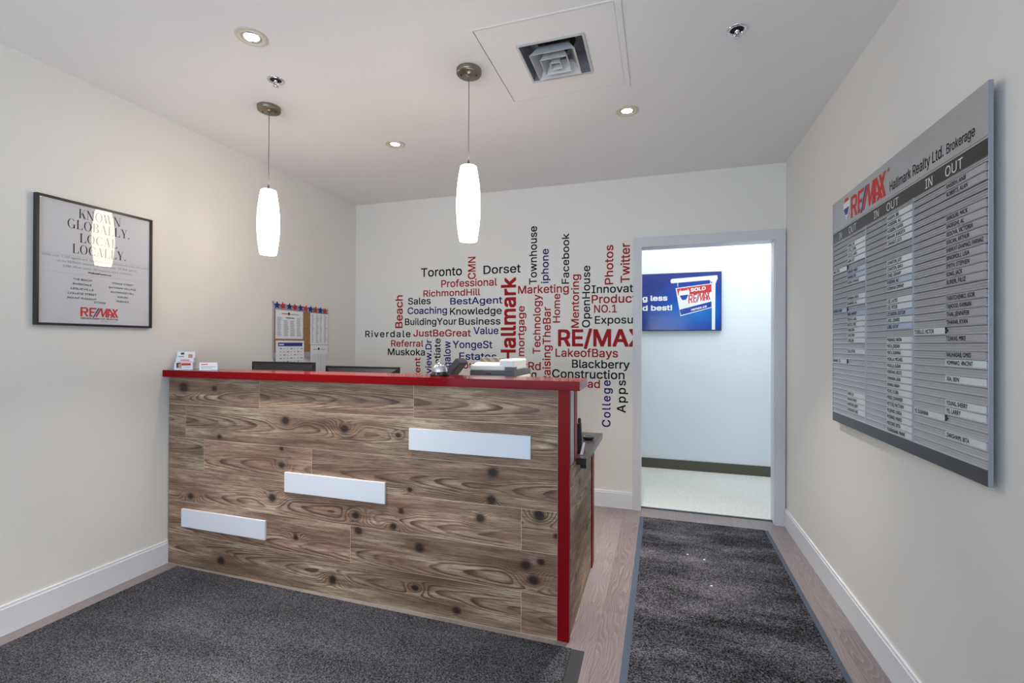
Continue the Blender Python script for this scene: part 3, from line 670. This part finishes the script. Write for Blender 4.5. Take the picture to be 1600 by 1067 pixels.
def name_strip(ys, wd, k, txt, m, arrow=False):
    z = ZROW-PITCH*k; b = MB()
    b.box((XBF-0.0032, ys-wd, z-0.0088), (XBF+0.001, ys, z+0.0108), 0)
    b.text(txt, rb(ys-0.006, z-0.0058, 0.0032), RU, RV, 0.0135, min(0.0079*len(txt), wd-0.012), 1, bold=0.02)
    if arrow: b.prism([(0, -.009), (.012, 0.001), (0, .011)], rb(ys-wd, z, -0.0005), RU, RV, 0.0036, 2)
    b.build('name_strip', [m, M_ink, M_black], board)
for k, t in C3: name_strip(1.763, 0.183, k, t, M_strip_dim if k < 22 else M_strip)
for k, t in C2: name_strip(2.148, 0.186, k, t, M_strip2 if k in (10, 15, 17) else M_strip)
for k, t in C1: name_strip(2.544, 0.196, k, t, M_strip2 if k in (6, 7, 14) else M_strip)
for ys, k, t, m in INS: name_strip(ys, 0.183, k, t, M_strip2 if m == 2 else M_strip, True)

# ---------------------------------------------------------------- advertising screen in the hall
YT = HY1-0.04
screen = thing('advertising_screen', (0.07, HY1, 1.444), 'glossy blue advertising picture in a thin black frame on the hall wall', 'picture')
b = MB().box((-0.462, YT, 1.444), (0.598, HY1, 2.042), 0)
b.build('frame', M_black, screen)
tb = NT('blue_advert_print'); px, py, pz = tb.sep(tb.pos())
dd = tb.vmath('LENGTH', tb.vmath('MULTIPLY', tb.vmath('SUBTRACT', tb.pos(), (0.36, 0, 1.66)), (1.6, 0, 2.6)))
tb.link(tb.ramp(dd, [(0.0, srgb(10, 122, 205)), (0.45, srgb(10, 74, 168)), (0.9, srgb(28, 46, 126))]), tb.b.inputs['Base Color'])
tb.b.inputs['Roughness'].default_value = 0.12
b = MB().box((-0.456, YT-0.002, 1.453), (0.592, YT, 2.036), 0)
U, V_ = (1, 0, 0), (0, 0, 1); YP = YT-0.002
b.prism([(.5065, 1.453), (.537, 1.453), (.540, 1.92), (.560, 1.97), (.556, 2.003), (.125, 1.982), (.112, 1.972), (.110, 1.950), (.120, 1.936), (.480, 1.958), (.508, 1.940)], (0, YP, 0), U, V_, 0.001, 1)
b.prism([(.160, 1.885), (.506, 1.922), (.506, 1.676), (.208, 1.594)], (0, YP-0.001, 0), U, V_, 0.0006, 1)          # sign edge
b.prism([(.170, 1.878), (.503, 1.915), (.503, 1.835), (.186, 1.806)], (0, YP-0.0016, 0), U, V_, 0.0004, 2)          # red band
b.prism([(.198, 1.660), (.503, 1.740), (.503, 1.682), (.213, 1.605)], (0, YP-0.0016, 0), U, V_, 0.0004, 3)          # blue band
sl = Vector((1, 0, 0.115)).normalized()
balloon(b, (0.243, YP-0.002, 1.725), sl, (0.0, 0, 1), 0.105, 0.165, {'w': 1, 'r': 2, 'b': 3}, 0.0004)
b.text('SOLD', (.305, YP-0.002, 1.842), sl, V_, 0.036, 0.145, 1, bold=0.035, font='grotesque')
logo(b, (.285, YP-0.0016, 1.722), Vector((1, 0, 0.18)).normalized(), V_, 0.212, 0.088, {'r': 2, 'b': 3}, 0.0004)
b.text('remax.ca', (.312, YP-0.002, 1.645), Vector((1, 0, 0.25)).normalized(), V_, 0.026, 0.15, 1, bold=0.03, font='grotesque')
for a, z in [('g less', 1.758), ('d best!', 1.656)]:
    b.text(a, (-.170, YP-0.0002, z), U, V_, 0.057, {'g less': .250, 'd best!': .298}[a], 1, bold=0.034, font='grotesque')
b.box((.178, YP-0.001, 1.90), (.184, YP, 1.94), 1); b.box((.492, YP-0.001, 1.92), (.498, YP, 1.95), 1)
b.build('picture', [tb.m, M_white, simple('advert_red', srgb(196, 54, 56), 0.2), simple('advert_blue', srgb(24, 60, 150), 0.2)], screen)

# ---------------------------------------------------------------- ceiling fittings
M_glow = emit('lamp_glow', (1.0, 0.95, 0.88, 1), 30)
def downlight(x, y, label):
    e = thing('recessed_downlight', (x, y, ZC), label, 'ceiling light', 'recessed downlights')
    MB().lathe([(0.064, 0), (0.064, -0.003), (0.058, -0.006), (0.044, -0.006), (0.041, -0.003), (0.038, 0.0)], (x, y, ZC), 40, cap0=False, cap1=False).build('trim_ring', simple('cream_trim', srgb(206, 200, 180), 0.45) if 'cream_trim' not in bpy.data.materials else bpy.data.materials['cream_trim'], e)
    MB().lathe([(0.038, 0), (0.036, -0.004), (0.031, -0.004), (0.029, -0.001)], (x, y, ZC), 40, cap0=False, cap1=False).build('reflector', M_chrome, e)
    MB().lathe([(0.001, -0.0035), (0.018, -0.003), (0.029, -0.0012), (0.0295, -0.0005)], (x, y, ZC), 32, cap0=True, cap1=True).build('lamp', M_glow, e)
    area('down_beam', (x, y, ZC-0.012), (0, 0, -1), 0.055, 0, DOWN_POWER, (1.0, 0.945, 0.88), 72, True)
downlight(-1.6790, 1.566, 'recessed downlight with cream ring, nearest the camera, toward the left wall')
downlight(-1.6688, 2.693, 'recessed downlight glowing between the two pendant lamps, near the back wall')
downlight(-0.1775, 2.693, 'recessed downlight beyond the square ceiling hatch')
for x, y in ((-1.68, 0.3), (-0.18, 0.3), (-1.68, -1.0), (-0.18, -1.0)):      # unseen beams without fittings, added over the entrance for more light
    area('down_beam', (x, y, ZC-0.012), (0, 0, -1), 0.055, 0, DOWN_POWER, (1.0, 0.945, 0.88), 72, True)
def sprinkler(x, y, label):
    e = thing('fire_sprinkler', (x, y, ZC), label, 'sprinkler', 'ceiling sprinklers')
    MB().lathe([(0.041, 0), (0.041, -0.002), (0.036, -0.005), (0.028, -0.004), (0.026, -0.001), (0.026, 0)], (x, y, ZC), 36, cap0=False, cap1=False).build('escutcheon', M_chrome, e)
    MB().lathe([(0.026, -0.0008), (0.001, -0.0010)], (x, y, ZC), 30).build('recess', M_dark, e)
    b = MB().lathe([(0.009, -0.001), (0.009, -0.010), (0.006, -0.012), (0.003, -0.014), (0.003, -0.026), (0.006, -0.028)], (x, y, ZC), 16)
    for s in (-1, 1): b.tube([(x+s*0.009, y, ZC-0.008), (x+s*0.013, y, ZC-0.018), (x+s*0.006, y, ZC-0.029)], 0.0022, 8)
    b.lathe([(0.006, -0.028), (0.014, -0.0295), (0.014, -0.031), (0.004, -0.0325)], (x, y, ZC), 20)
    b.build('nozzle', M_chrome, e)
sprinkler(-1.8385, 1.861, 'small chrome fire sprinkler in front of the left pendant lamp canopy')
sprinkler(0.307, 2.135, 'small chrome fire sprinkler alone on the ceiling near the right wall')
M_shade = emit('opal_glass_glow', (1.0, 0.89, 0.73, 1), PENDANT_STRENGTH)
def pendant(x, y, label):
    e = thing('pendant_lamp', (x, y, ZC), label, 'pendant lamp', 'pendant lamps')
    b = MB().lathe([(0.060, 0), (0.060, -0.018), (0.057, -0.023), (0.050, -0.0245), (0.012, -0.026), (0.010, -0.034), (0.0045, -0.036)], (x, y, ZC), 40)
    can = b.build('canopy', M_metal, e)
    for s in (-1, 1): MB().lathe([(0.004, -0.024), (0.004, -0.0275), (0.002, -0.029)], (x+s*0.034, y+0.012*s, ZC), 12).build('screw', M_black, can)
    MB().tube([(x, y, ZC-0.03), (x+0.0006, y, 2.45), (x-0.0006, y, 2.32), (x, y, 2.150)], 0.0021, 8).build('cord', simple('cord_grey', srgb(120, 116, 108), 0.5) if 'cord_grey' not in bpy.data.materials else bpy.data.materials['cord_grey'], e)
    MB().lathe([(0.003, 2.185), (0.005, 2.180), (0.005, 2.158), (0.010, 2.154), (0.010, 2.150)], (x, y, 0), 24).build('socket_cap', M_metal, e)
    z0, z1 = 1.795, 2.152; P = []
    for k in range(25):
        t = k/24; r = 0.0385+0.0185*math.sin(math.pi*(0.5+(t-0.47)*1.0))**1.0 if 0 else 0.039+0.0185*(1-((t-0.48)/0.52)**2)
        P.append((r, z0+(z1-z0)*t))
    P = [(0.034, z0+0.004), (0.037, z0)]+P+[(0.036, z1+0.002), (0.012, z1+0.001)]
    MB().lathe(P, (x, y, 0), 40, cap0=False, cap1=False).build('shade', M_shade, e)['label'] = 'glowing white barrel-shaped glass shade'
pendant(-2.0865, 2.065, 'white pendant lamp nearer the left wall above the reception desk')
pendant(-0.8785, 2.069, 'white pendant lamp nearer the doorway above the reception desk')

hatch = thing('ceiling_hatch', (-0.46, 2.11, ZC), 'square white ceiling hatch panel around the air diffuser', 'ceiling hatch')
AX0, AX1, AY0, AY1 = -0.6075, -0.3105, 1.966, 2.260                # diffuser opening
q0, q1, q2, q3 = PX0+0.004, PX1-0.001, PY0+0.004, PY1-0.003
zp, zq = ZC+0.0005, ZC+0.014
MB().box((q0, q2, zp), (AX0, q3, zq)).box((AX1, q2, zp), (q1, q3, zq)).box((AX0, q2, zp), (AX1, AY0, zq)).box((AX0, AY1, zp), (AX1, q3, zq)).build('panel', M_ceil, hatch)
MB().box((PX0-0.024, PY0-0.008, ZC-0.0025), (PX1+0.026, PY0-0.001, ZC)).box((PX1+0.001, PY0-0.001, ZC-0.0035), (PX1+0.026, PY1+0.020, ZC)).build('frame_trim', M_ceil, hatch)
dif = thing('air_diffuser', (-0.459, 2.113, ZC), 'square louvred metal air diffuser in the middle of the ceiling hatch', 'air vent')
cx, cy = (AX0+AX1)/2, (AY0+AY1)/2
M_dif = simple('diffuser_white_metal', srgb(200, 200, 202), 0.45); M_difin = simple('diffuser_inner_grey', srgb(140, 141, 148), 0.5)
def sq(h, z): return [(cx-h, cy-h, z), (cx+h, cy-h, z), (cx+h, cy+h, z), (cx-h, cy+h, z)]
def loops(b, Ls, mi=0):
    V = sum(Ls, []); b.add(V, [(i*4+k, i*4+(k+1) % 4, (i+1)*4+(k+1) % 4, (i+1)*4+k) for i in range(len(Ls)-1) for k in range(4)], mi)
b = MB(); loops(b, [sq(0.152, ZC), sq(0.152, ZC-0.003), sq(0.142, ZC-0.004), sq(0.140, ZC)]); b.build('flange', M_dif, dif)
b = MB(); loops(b, [sq(0.140, ZC-0.001), sq(0.138, ZC+0.02), sq(0.120, ZC+0.085)]); b.add(sq(0.120, ZC+0.085), [(0, 1, 2, 3)]); b.build('plenum_box', M_difin, dif)
MB().lathe([(0.088, ZC+0.083), (0.088, ZC+0.0845)], (cx, cy, 0), 40).build('duct_opening', M_dark, dif)
for h, zl, up_ in ((0.103, -0.024, 0.055), (0.063, -0.029, 0.05), (0.026, -0.030, 0.04)):
    b = MB(); loops(b, [sq(h*0.66, ZC+zl+up_), sq(h-0.003, ZC+zl+0.003), sq(h, ZC+zl), sq(h-0.002, ZC+zl-0.001), sq(h-0.005, ZC+zl+0.003), sq(h*0.66-0.002, ZC+zl+up_)]); b.build('louvre_ring', M_dif, dif)
b = MB()
for s in (-1, 1): b.tube([(cx+s*0.06, cy, ZC+0.082), (cx+s*0.06, cy, ZC+0.02), (cx+s*0.02, cy, ZC+0.005)], 0.003, 8)
b.build('bracket', M_dif, dif)

# ---------------------------------------------------------------- cork board, sheets and star pins on the left wall
XW = XL
cork = thing('cork_board', (XW, 3.09, 1.18), 'cork notice board in a silver frame on the left wall behind the desk', 'notice board')
def corkmat():
    t = NT('cork'); p = t.pos()
    t.link(t.ramp(t.noise(p, 140, 3, 0.7), [(0.3, srgb(132, 92, 52)), (0.7, srgb(186, 142, 92))]), t.b.inputs['Base Color']); t.b.inputs['Roughness'].default_value = 0.9; return t.m
MB().box((XW+0.001, 2.80, 1.225), (XW+0.010, 3.385, 1.565)).build('cork_sheet', corkmat(), cork)
MB().box((XW, 2.790, 1.555), (XW+0.013, 3.392, 1.600)).box((XW, 2.786, 1.60), (XW+0.010, 2.80, 1.618)).box((XW, 2.790, 1.185), (XW+0.013, 3.392, 1.228)).box((XW, 2.790, 1.228), (XW+0.012, 2.797, 1.555)).box((XW, 3.385, 1.228), (XW+0.012, 3.392, 1.555)).build('frame', simple('silver_frame', srgb(176, 176, 184), 0.35, 0.4), cork)
def sheet(name, y0, y1, z0, z1, dx, label, cat, fill):
    e = thing(name, (XW+dx, (y0+y1)/2, z0), label, cat)
    b = MB().box((XW+dx, y0, z0), (XW+dx+0.0012, y1, z1), 0)
    fill(b, XW+dx+0.0012); b.build('sheet', [M_paper, M_greyink, M_logored, M_ink, M_logoblue], e)
    return e
def bars(b, x, y0, y1, z0, z1, n, mi, rnd=0.4, h=0.4):
    for k in range(n):
        zt = z1-(z1-z0)*k/n; hh = (z1-z0)/n*h
        b.box((x, y0, zt-hh), (x+0.0004, y1-(y1-y0)*random.random()*rnd, zt), mi)
def fill1(b, x):
    b.box((x, 2.87, 1.524), (x+.0004, 2.935, 1.531), 2); b.box((x, 2.955, 1.523), (x+.0004, 3.045, 1.529), 1)
    balloon(b, (x, 2.943, 1.512), LU, LV, 0.020, 0.03, {'w': 3, 'r': 2, 'b': 3}, 0.0004)
    b.box((x, 2.91, 1.494), (x+.0004, 3.00, 1.500), 3)
    for c in range(4): bars(b, x, 2.825+c*0.067, 2.872+c*0.067, 1.352, (1.50 if c in (0, 3) else 1.478), 18, 1, .35, .45)
def fill2(b, x):
    b.box((x, 2.832, 1.276), (x+.0004, 3.085, 1.304), 4); b.box((x+.0004, 2.84, 1.285), (x+.0007, 2.89, 1.294), 0)
    for r in range(5):
        for c in range(7): b.box((x, 2.85+c*0.036, 1.255-r*0.025), (x+.0004, 2.85+c*0.036+(0.012 if (r*7+c) % 3 else 0.02), 1.260-r*0.025), 1 if (r+c) % 3 else 3)
def fill3(b, x):
    for c, w_ in ((0, .03), (1, .05), (2, .03), (3, .045)): bars(b, x, 3.19+c*0.05, 3.19+c*0.05+w_*.8, 1.30, 1.54, 26, 1, .5, .4)
def fill4(b, x):
    b.box((x, 3.21, 1.246), (x+.0004, 3.26, 1.251), 1); balloon(b, (x, 3.275, 1.236), LU, LV, 0.02, 0.028, {'w': 3, 'r': 3, 'b': 3}, 0.0004); b.box((x, 3.29, 1.246), (x+.0004, 3.36, 1.250), 1)
    for k in range(14): b.box((x, 3.20, 1.205-k*0.011), (x+.0004, 3.375, 1.2065-k*0.011), 1)
    for yv in (3.2, 3.235, 3.27, 3.3, 3.375): b.box((x, yv, 1.055), (x+.0004, yv+0.0015, 1.2065), 1)
sheet('phone_list', 2.810, 3.094, 1.334, 1.5545, 0.0108, 'white sheet with four columns of small print at top left of the cork board', 'sheet of paper', fill1)
sheet('wall_calendar', 2.811, 3.104, 1.085, 1.3205, 0.0135, 'white calendar sheet with a blue heading bar, low on the cork board', 'calendar', fill2)
sheet('price_list', 3.174, 3.386, 1.288, 1.552, 0.0135, 'tall white list hanging under the red and blue stars at right of the cork board', 'sheet of paper', fill3)
sheet('sign_in_sheet', 3.178, 3.390, 1.045, 1.285, 0.0135, 'white ruled table sheet hanging lowest at right of the cork board', 'sheet of paper', fill4)
M_sred = simple('star_red', srgb(196, 28, 30), 0.4); M_sblue = simple('star_blue', srgb(24, 30, 128), 0.4)
star_pts = []
for k in range(10):
    a = math.pi/2+k*math.pi/5; r_ = 0.029 if k % 2 == 0 else 0.0135
    star_pts.append((r_*math.cos(a), r_*math.sin(a)))
STAR_Y = [2.8187, 2.8771, 2.9421, 3.0018, 3.0606, 3.1191, 3.1748, 3.2322, 3.2911, 3.3494]
ordn = ['first', 'second', 'third', 'fourth', 'fifth']
for k, y in enumerate(STAR_Y):
    z = 1.5890-0.011*k/9; colr = 'blue' if k % 2 == 0 else 'red'
    e = thing('star_pin', (XW+0.013, y, z), f'{ordn[k//2]} {colr} star pin from the left along the top of the cork board', 'star pin', 'star pins along the cork board')
    a = random.uniform(-0.3, 0.3); P = [(px*math.cos(a)-py*math.sin(a), px*math.sin(a)+py*math.cos(a)) for px, py in star_pts]
    MB().prism(P, (XW+0.0155, y, z), LU, LV, 0.004, 0).lathe([(0.004, 0), (0.004, 0.003)], (XW+0.013, y, z), 10, 0, Matrix.Rotation(math.pi/2, 4, 'Y')).build('star', M_sblue if colr == 'blue' else M_sred, e)

# ---------------------------------------------------------------- things on the desk
CT = 1.14
bell = thing('call_bell', (-1.046, 2.11, CT), 'silver dome call bell on a black base on the red counter', 'bell')
MB().lathe([(0.0482, 0.0000), (0.0493, 0.0045), (0.0459, 0.0112), (0.0403, 0.0168), (0.0336, 0.0190)], (-1.046, 2.11, CT), 40).build('base', simple('bell_base_black', srgb(22, 22, 24), 0.12, 0.2), bell)
MB().lathe([(0.0392, 0.0190), (0.0398, 0.0246), (0.0370, 0.0381), (0.0291, 0.0526), (0.0179, 0.0627), (0.0067, 0.0678), (0.0034, 0.0683)], (-1.046, 2.11, CT), 40).build('dome', M_chrome, bell)
MB().lathe([(0.0034, 0.0683), (0.0034, 0.0739), (0.0078, 0.0750), (0.0078, 0.0795), (0.0034, 0.0818)], (-1.046, 2.11, CT), 20).build('plunger', M_chrome, bell)

tac = NT('clear_acrylic'); tr = tac.n('ShaderNodeBsdfTransparent'); tr.inputs[0].default_value = (0.96, 0.97, 0.98, 1); gl = tac.n('ShaderNodeBsdfGlossy'); gl.inputs['Roughness'].default_value = 0.03
lw = tac.n('ShaderNodeFresnel'); lw.inputs[0].default_value = 1.49; mx = tac.n('ShaderNodeMixShader')
tac.link(tac.math('MULTIPLY', lw.outputs[0], tac.math('SUBTRACT', 1.0, tac.n('ShaderNodeNewGeometry').outputs['Backfacing'])), mx.inputs[0]); tac.link(tr.outputs[0], mx.inputs[1]); tac.link(gl.outputs[0], mx.inputs[2]); tac.link(mx.outputs[0], tac.nt.nodes['Material Output'].inputs['Surface'])
M_acry = tac.m
M_skin = simple('print_skin_tone', srgb(200, 150, 130), 0.6); M_hair = simple('print_dark_brown', srgb(70, 46, 36), 0.6); M_pink = simple('print_pink', srgb(206, 130, 124), 0.6)
RZ = math.radians(38)
def holder(name, loc, tiers, label):
    e = thing(name, loc, label, 'card holder', 'acrylic business card holders', RZ)
    b = MB()
    for k, (y, z, dx) in enumerate(tiers):
        b.box((-.049+dx, y-0.004, z), (.049+dx, y-0.0025, z+0.018)); b.box((-.049+dx, y+0.0125, z), (.049+dx, y+0.014, z+0.040))
        b.box((-.049+dx, y-0.004, z), (.049+dx, y+0.014, z+0.0015))
        for s in (-1, 1): b.box((s*.049+dx-0.0008, y-0.004, 0 if k == 0 else z-0.03), (s*.049+dx+0.0008, y+0.014, z+0.020))
    if len(tiers) > 1:
        for s in (-1, 1): b.box((s*.0465-0.001, 0.0, 0), (s*.0465+0.001, 0.070, 0.0015+0.04))
    b.build('stand', M_acry, e, True); return e
def cards(parent_loc, y, z, h, art, label):
    e = thing('business_cards', parent_loc, label, 'business cards', 'business card stacks on the counter', RZ)
    b = MB().box((-.0445, y, z), (.0445, y+0.011, z+h), 0)
    art(b, y-0.0003, z, h); b.build('card_stack', [M_paper, M_hair, M_skin, M_logored, M_pink, M_greyink], e, True); return e
def a1(b, y, z, h):
    b.box((-.036, y, z+.008), (-.012, y+.001, z+h-.004), 1); b.lathe([(0.009, 0), (0.009, 0.0006)], (-.018, y, z+.026), 16, 2, Matrix.Rotation(math.pi/2, 4, 'X')); b.box((-.026, y-.0002, z+.006), (-.008, y, z+.016), 2)
    b.box((-.010, y, z+h-.020), (.036, y+.001, z+h-.006), 3); b.box((.0, y, z+.012), (.034, y+.001, z+.015), 5)
def a2(b, y, z, h): b.box((-.022, y, z+h-.017), (.022, y+.001, z+h-.010), 4); b.box((-.036, y, z+h-.03), (.034, y+.001, z+h-.022), 3)
def a3(b, y, z, h):
    b.box((-.028, y, z+h-.018), (-.010, y+.001, z+h-.006), 1); b.box((-.040, y, z+h-.032), (-.012, y+.001, z+h-.026), 5)
    b.box((.010, y, z+h-.038), (.032, y+.001, z+h-.016), 4); b.lathe([(0.007, 0), (0.007, 0.0006)], (.020, y, z+h-.022), 14, 2, Matrix.Rotation(math.pi/2, 4, 'X'))
def a4(b, y, z, h): b.box((-.036, y, z+h-.013), (-.002, y+.001, z+h-.008), 3); b.box((-.036, y, z+h-.026), (.036, y+.001, z+h-.023), 5); b.box((-.036, y, z+h-.034), (.020, y+.001, z+h-.031), 5)
L1 = (-2.668, 2.025, CT); L2 = (-2.487, 2.035, CT)
holder('card_holder', L1, [(0.0, 0.0, 0), (0.026, 0.024, 0), (0.052, 0.055, 0)], 'three-tier clear acrylic card holder at the left end of the counter')
cards(L1, 0.0, 0.002, 0.044, a1, 'business cards with a portrait photo, lowest at front of the tiered holder')
cards(L1, 0.026, 0.026, 0.044, a2, 'white business cards with red print on the middle tier of the holder')
cards(L1, 0.052, 0.057, 0.050, a3, 'business cards with dark logo and small portrait, topmost in the tiered holder')
holder('card_holder', L2, [(0.0, 0.0, 0)], 'single clear acrylic card holder right of the tiered one')
cards(L2, 0.0, 0.002, 0.044, a4, 'plain white business cards with one small red line, in the single holder')

WT = 0.7605
def monitor(x0, x1, ztop, y, label, tilt=0.0):
    cx = (x0+x1)/2; e = thing('computer_monitor', (cx, y, WT), label, 'monitor', 'monitors behind the counter')
    hgt = 0.34; R_ = Matrix.Translation((cx, y, ztop)) @ Matrix.Rotation(tilt, 4, 'X'); w2 = (x1-x0)/2
    b = MB().box((-w2, 0.0, -hgt), (w2, 0.022, 0.0), 0, rot=R_, bev=0.003)
    # tapering back shell seen from the front of the desk
    V = [(-w2+.012, 0, -.012), (w2-.012, 0, -.012), (w2-.012, 0, -hgt+.012), (-w2+.012, 0, -hgt+.012), (-w2+.08, -.035, -.06), (w2-.08, -.035, -.06), (w2-.08, -.035, -hgt+.07), (-w2+.08, -.035, -hgt+.07)]
    b.add([R_ @ Vector(v) for v in V], [(4, 5, 6, 7)[::-1], (0, 1, 5, 4)[::-1], (1, 2, 6, 5)[::-1], (2, 3, 7, 6)[::-1], (3, 0, 4, 7)[::-1]])
    b.build('housing', M_black, e)
    MB().box((cx-w2+.012, y+0.0222, ztop-hgt+.015), (cx+w2-.012, y+0.0226, ztop-.012)).build('screen', M_dark, e)
    MB().box((cx-.03, y-0.04, WT+0.012), (cx+.03, y-0.025, ztop-0.12)).build('neck', M_black, e)
    MB().box((cx-.12, y-0.10, WT), (cx+.12, y+0.08, WT+0.012), bev=0.003).build('foot', M_black, e)
monitor(-2.715, -2.190, 1.172, 2.55, 'black computer monitor seen from behind over the counter, below the cork board')
monitor(-2.105, -1.555, 1.152, 2.56, 'thin black computer monitor top edge showing behind the middle of the counter')
# tilted terminal beside the printer
term = thing('card_terminal', (-1.105, 2.37, WT), 'dark grey tilted flat terminal on a stand behind the call bell', 'terminal')
bt = MB(); Rt = Matrix.Translation((-1.085, 2.36, 1.150)) @ Matrix.Rotation(math.radians(40), 4, 'Y')
bt.box((-.019, -.055, -.10), (.019, .055, .078), rot=Rt, bev=0.004); bt.build('slab', simple('charcoal_plastic', srgb(64, 60, 62), 0.45), term)
MB().tube([(-1.105, 2.37, 1.12), (-1.105, 2.37, 0.77)], 0.016, 14).lathe([(0.08, 0), (0.08, 0.008), (0.03, 0.014)], (-1.105, 2.37, WT), 30).build('stand', M_black, term)
# printer
pr = thing('office_printer', (-0.885, 2.52, WT), 'white and grey office printer standing on the worktop behind the counter', 'printer')
M_pw = simple('printer_white', srgb(224, 224, 222), 0.4); M_pg = simple('printer_grey', srgb(88, 88, 92), 0.4)
PXA, PXB, PYA, PYB = -1.030, -0.765, 2.46, 2.80
MB().box((PXA, PYA, WT), (PXB, PYB, 1.118), bev=0.006).build('body', M_pw, pr)
MB().box((PXA, PYA-0.001, 1.118), (PXB, PYB, 1.150), bev=0.003).build('scanner_base', M_pg, pr)['label'] = 'grey band under the lid'
b = MB().box((PXA, PYA-0.002, 1.150), (PXB-0.06, PYB, 1.180), bev=0.006)
V = [(PXA+.005, PYA+.01, 1.178), (PXB-.085, PYA+.01, 1.178), (PXB-.085, PYB, 1.178), (PXA+.005, PYB, 1.178), (PXA+.03, PYA+.04, 1.196), (PXB-.10, PYA+.04, 1.196), (PXB-.10, PYB-.02, 1.196), (PXA+.03, PYB-.02, 1.196)]
b.add(V, [(4, 5, 6, 7), (0, 1, 5, 4), (1, 2, 6, 5), (2, 3, 7, 6), (3, 0, 4, 7)]); b.build('lid', M_pw, pr)
MB().box((PXB-0.09, PYA, 1.150), (PXB-0.002, PYB-.08, 1.214), bev=0.01).build('paper_feeder', M_pw, pr)
MB().box((PXB-0.055, PYA-0.003, 1.146), (PXB, PYA+0.05, 1.172), bev=0.002).build('control_panel', M_pg, pr)
MB().box((PXA+0.10, PYA-0.003, 1.131), (PXA+0.13, PYA, 1.135)).build('badge', M_chrome, pr)
tis = thing('tissue_box', (-0.905, 2.52, 1.196), 'small tan patterned box lying on top of the office printer', 'box')
tbx = NT('tan_patterned_card'); p = tbx.pos(); wv = tbx.n('ShaderNodeTexWave', wave_type='BANDS', bands_direction='DIAGONAL'); tbx.link(p, wv.inputs['Vector']); wv.inputs['Scale'].default_value = 14; wv.inputs['Distortion'].default_value = 3
tbx.link(tbx.ramp(wv.outputs['Fac'], [(0.3, srgb(126, 116, 96)), (0.7, srgb(166, 156, 136))]), tbx.b.inputs['Base Color'])
MB().box((-0.988, 2.51, 1.197), (-0.872, 2.62, 1.222), bev=0.002).build('carton', tbx.m, tis)
# on the near end of the worktop
hs = thing('cordless_handset', (-0.378, 2.33, WT), 'tall narrow black handset standing at the end of the dark worktop', 'telephone')
b = MB(); V = []
Lh = [(-.386, -.366, 2.300, 2.335, .772), (-.388, -.364, 2.302, 2.332, .83), (-.389, -.369, 2.306, 2.330, .885), (-.389, -.370, 2.308, 2.328, .908)]
for x0, x1, ya, yb, z in Lh: V += [(x0, ya, z), (x1, ya, z), (x1, yb, z), (x0, yb, z)]
n = len(Lh); b.add(V, [(i*4+k, i*4+(k+1) % 4, i*4+4+(k+1) % 4, i*4+4+k) for i in range(n-1) for k in range(4)]+[(3, 2, 1, 0), (n*4-4, n*4-3, n*4-2, n*4-1)])
b.build('handset_body', M_black, hs)
MB().lathe([(0.0085, .906), (0.0085, .926), (0.006, .932)], (-.3795, 2.318, 0), 16).build('antenna', M_black, hs)
MB().box((-.390, 2.3065, .9065), (-.369, 2.3295, .909)).build('ring', M_chrome, hs)
MB().box((-.398, 2.295, WT+0.0005), (-.355, 2.365, WT+0.016), bev=0.003).build('charging_base', M_black, hs)
tp = thing('round_dish', (-0.382, 2.65, WT), 'small round black and clear dish on the dark worktop end', 'dish')
MB().lathe([(0.020, .0), (0.030, .004), (0.034, .016), (0.036, .018), (0.032, .019), (0.027, .008), (0.004, .006)], (-0.382, 2.65, WT), 28).build('dish', simple('smoked_glass', srgb(60, 62, 66), 0.08), tp)
slip = thing('paper_slip', (-0.356, 2.266, WT), 'white paper slip leaning at the foot of the black handset', 'sheet of paper')
MB().prism([(-.012, 0), (.004, 0), (.012, .058), (.003, .060)], (-.356, 2.266, WT+0.001), (1, 0, 0), (0, .25, 1), 0.0006, 0).build('slip', M_paper, slip)
# bits of paper dropped on the runner
for k, (x, y, lab) in enumerate([(0.170, 3.06, 'tiny white paper scrap on the black runner mat, nearest its left edge'), (0.262, 3.015, 'tiny white paper scrap on the black runner mat, right of another scrap'), (0.270, 2.70, 'tiny white paper scrap lying nearest the camera on the black runner mat')]):
    bs = MB(); bs.add([(x-.006, y-.004, .0095), (x+.006, y-.003, .0095), (x+.005, y+.004, .010), (x-.004, y+.005, .011), (x-.006, y-.004, .0105), (x+.006, y-.003, .0105), (x+.005, y+.004, .011), (x-.004, y+.005, .012)],
           [(3, 2, 1, 0), (4, 5, 6, 7), (0, 1, 5, 4), (1, 2, 6, 5), (2, 3, 7, 6), (3, 0, 4, 7)])
    tag(bs.build('paper_scrap', M_paper), lab, 'scrap of paper', 'paper scraps on the runner mat')
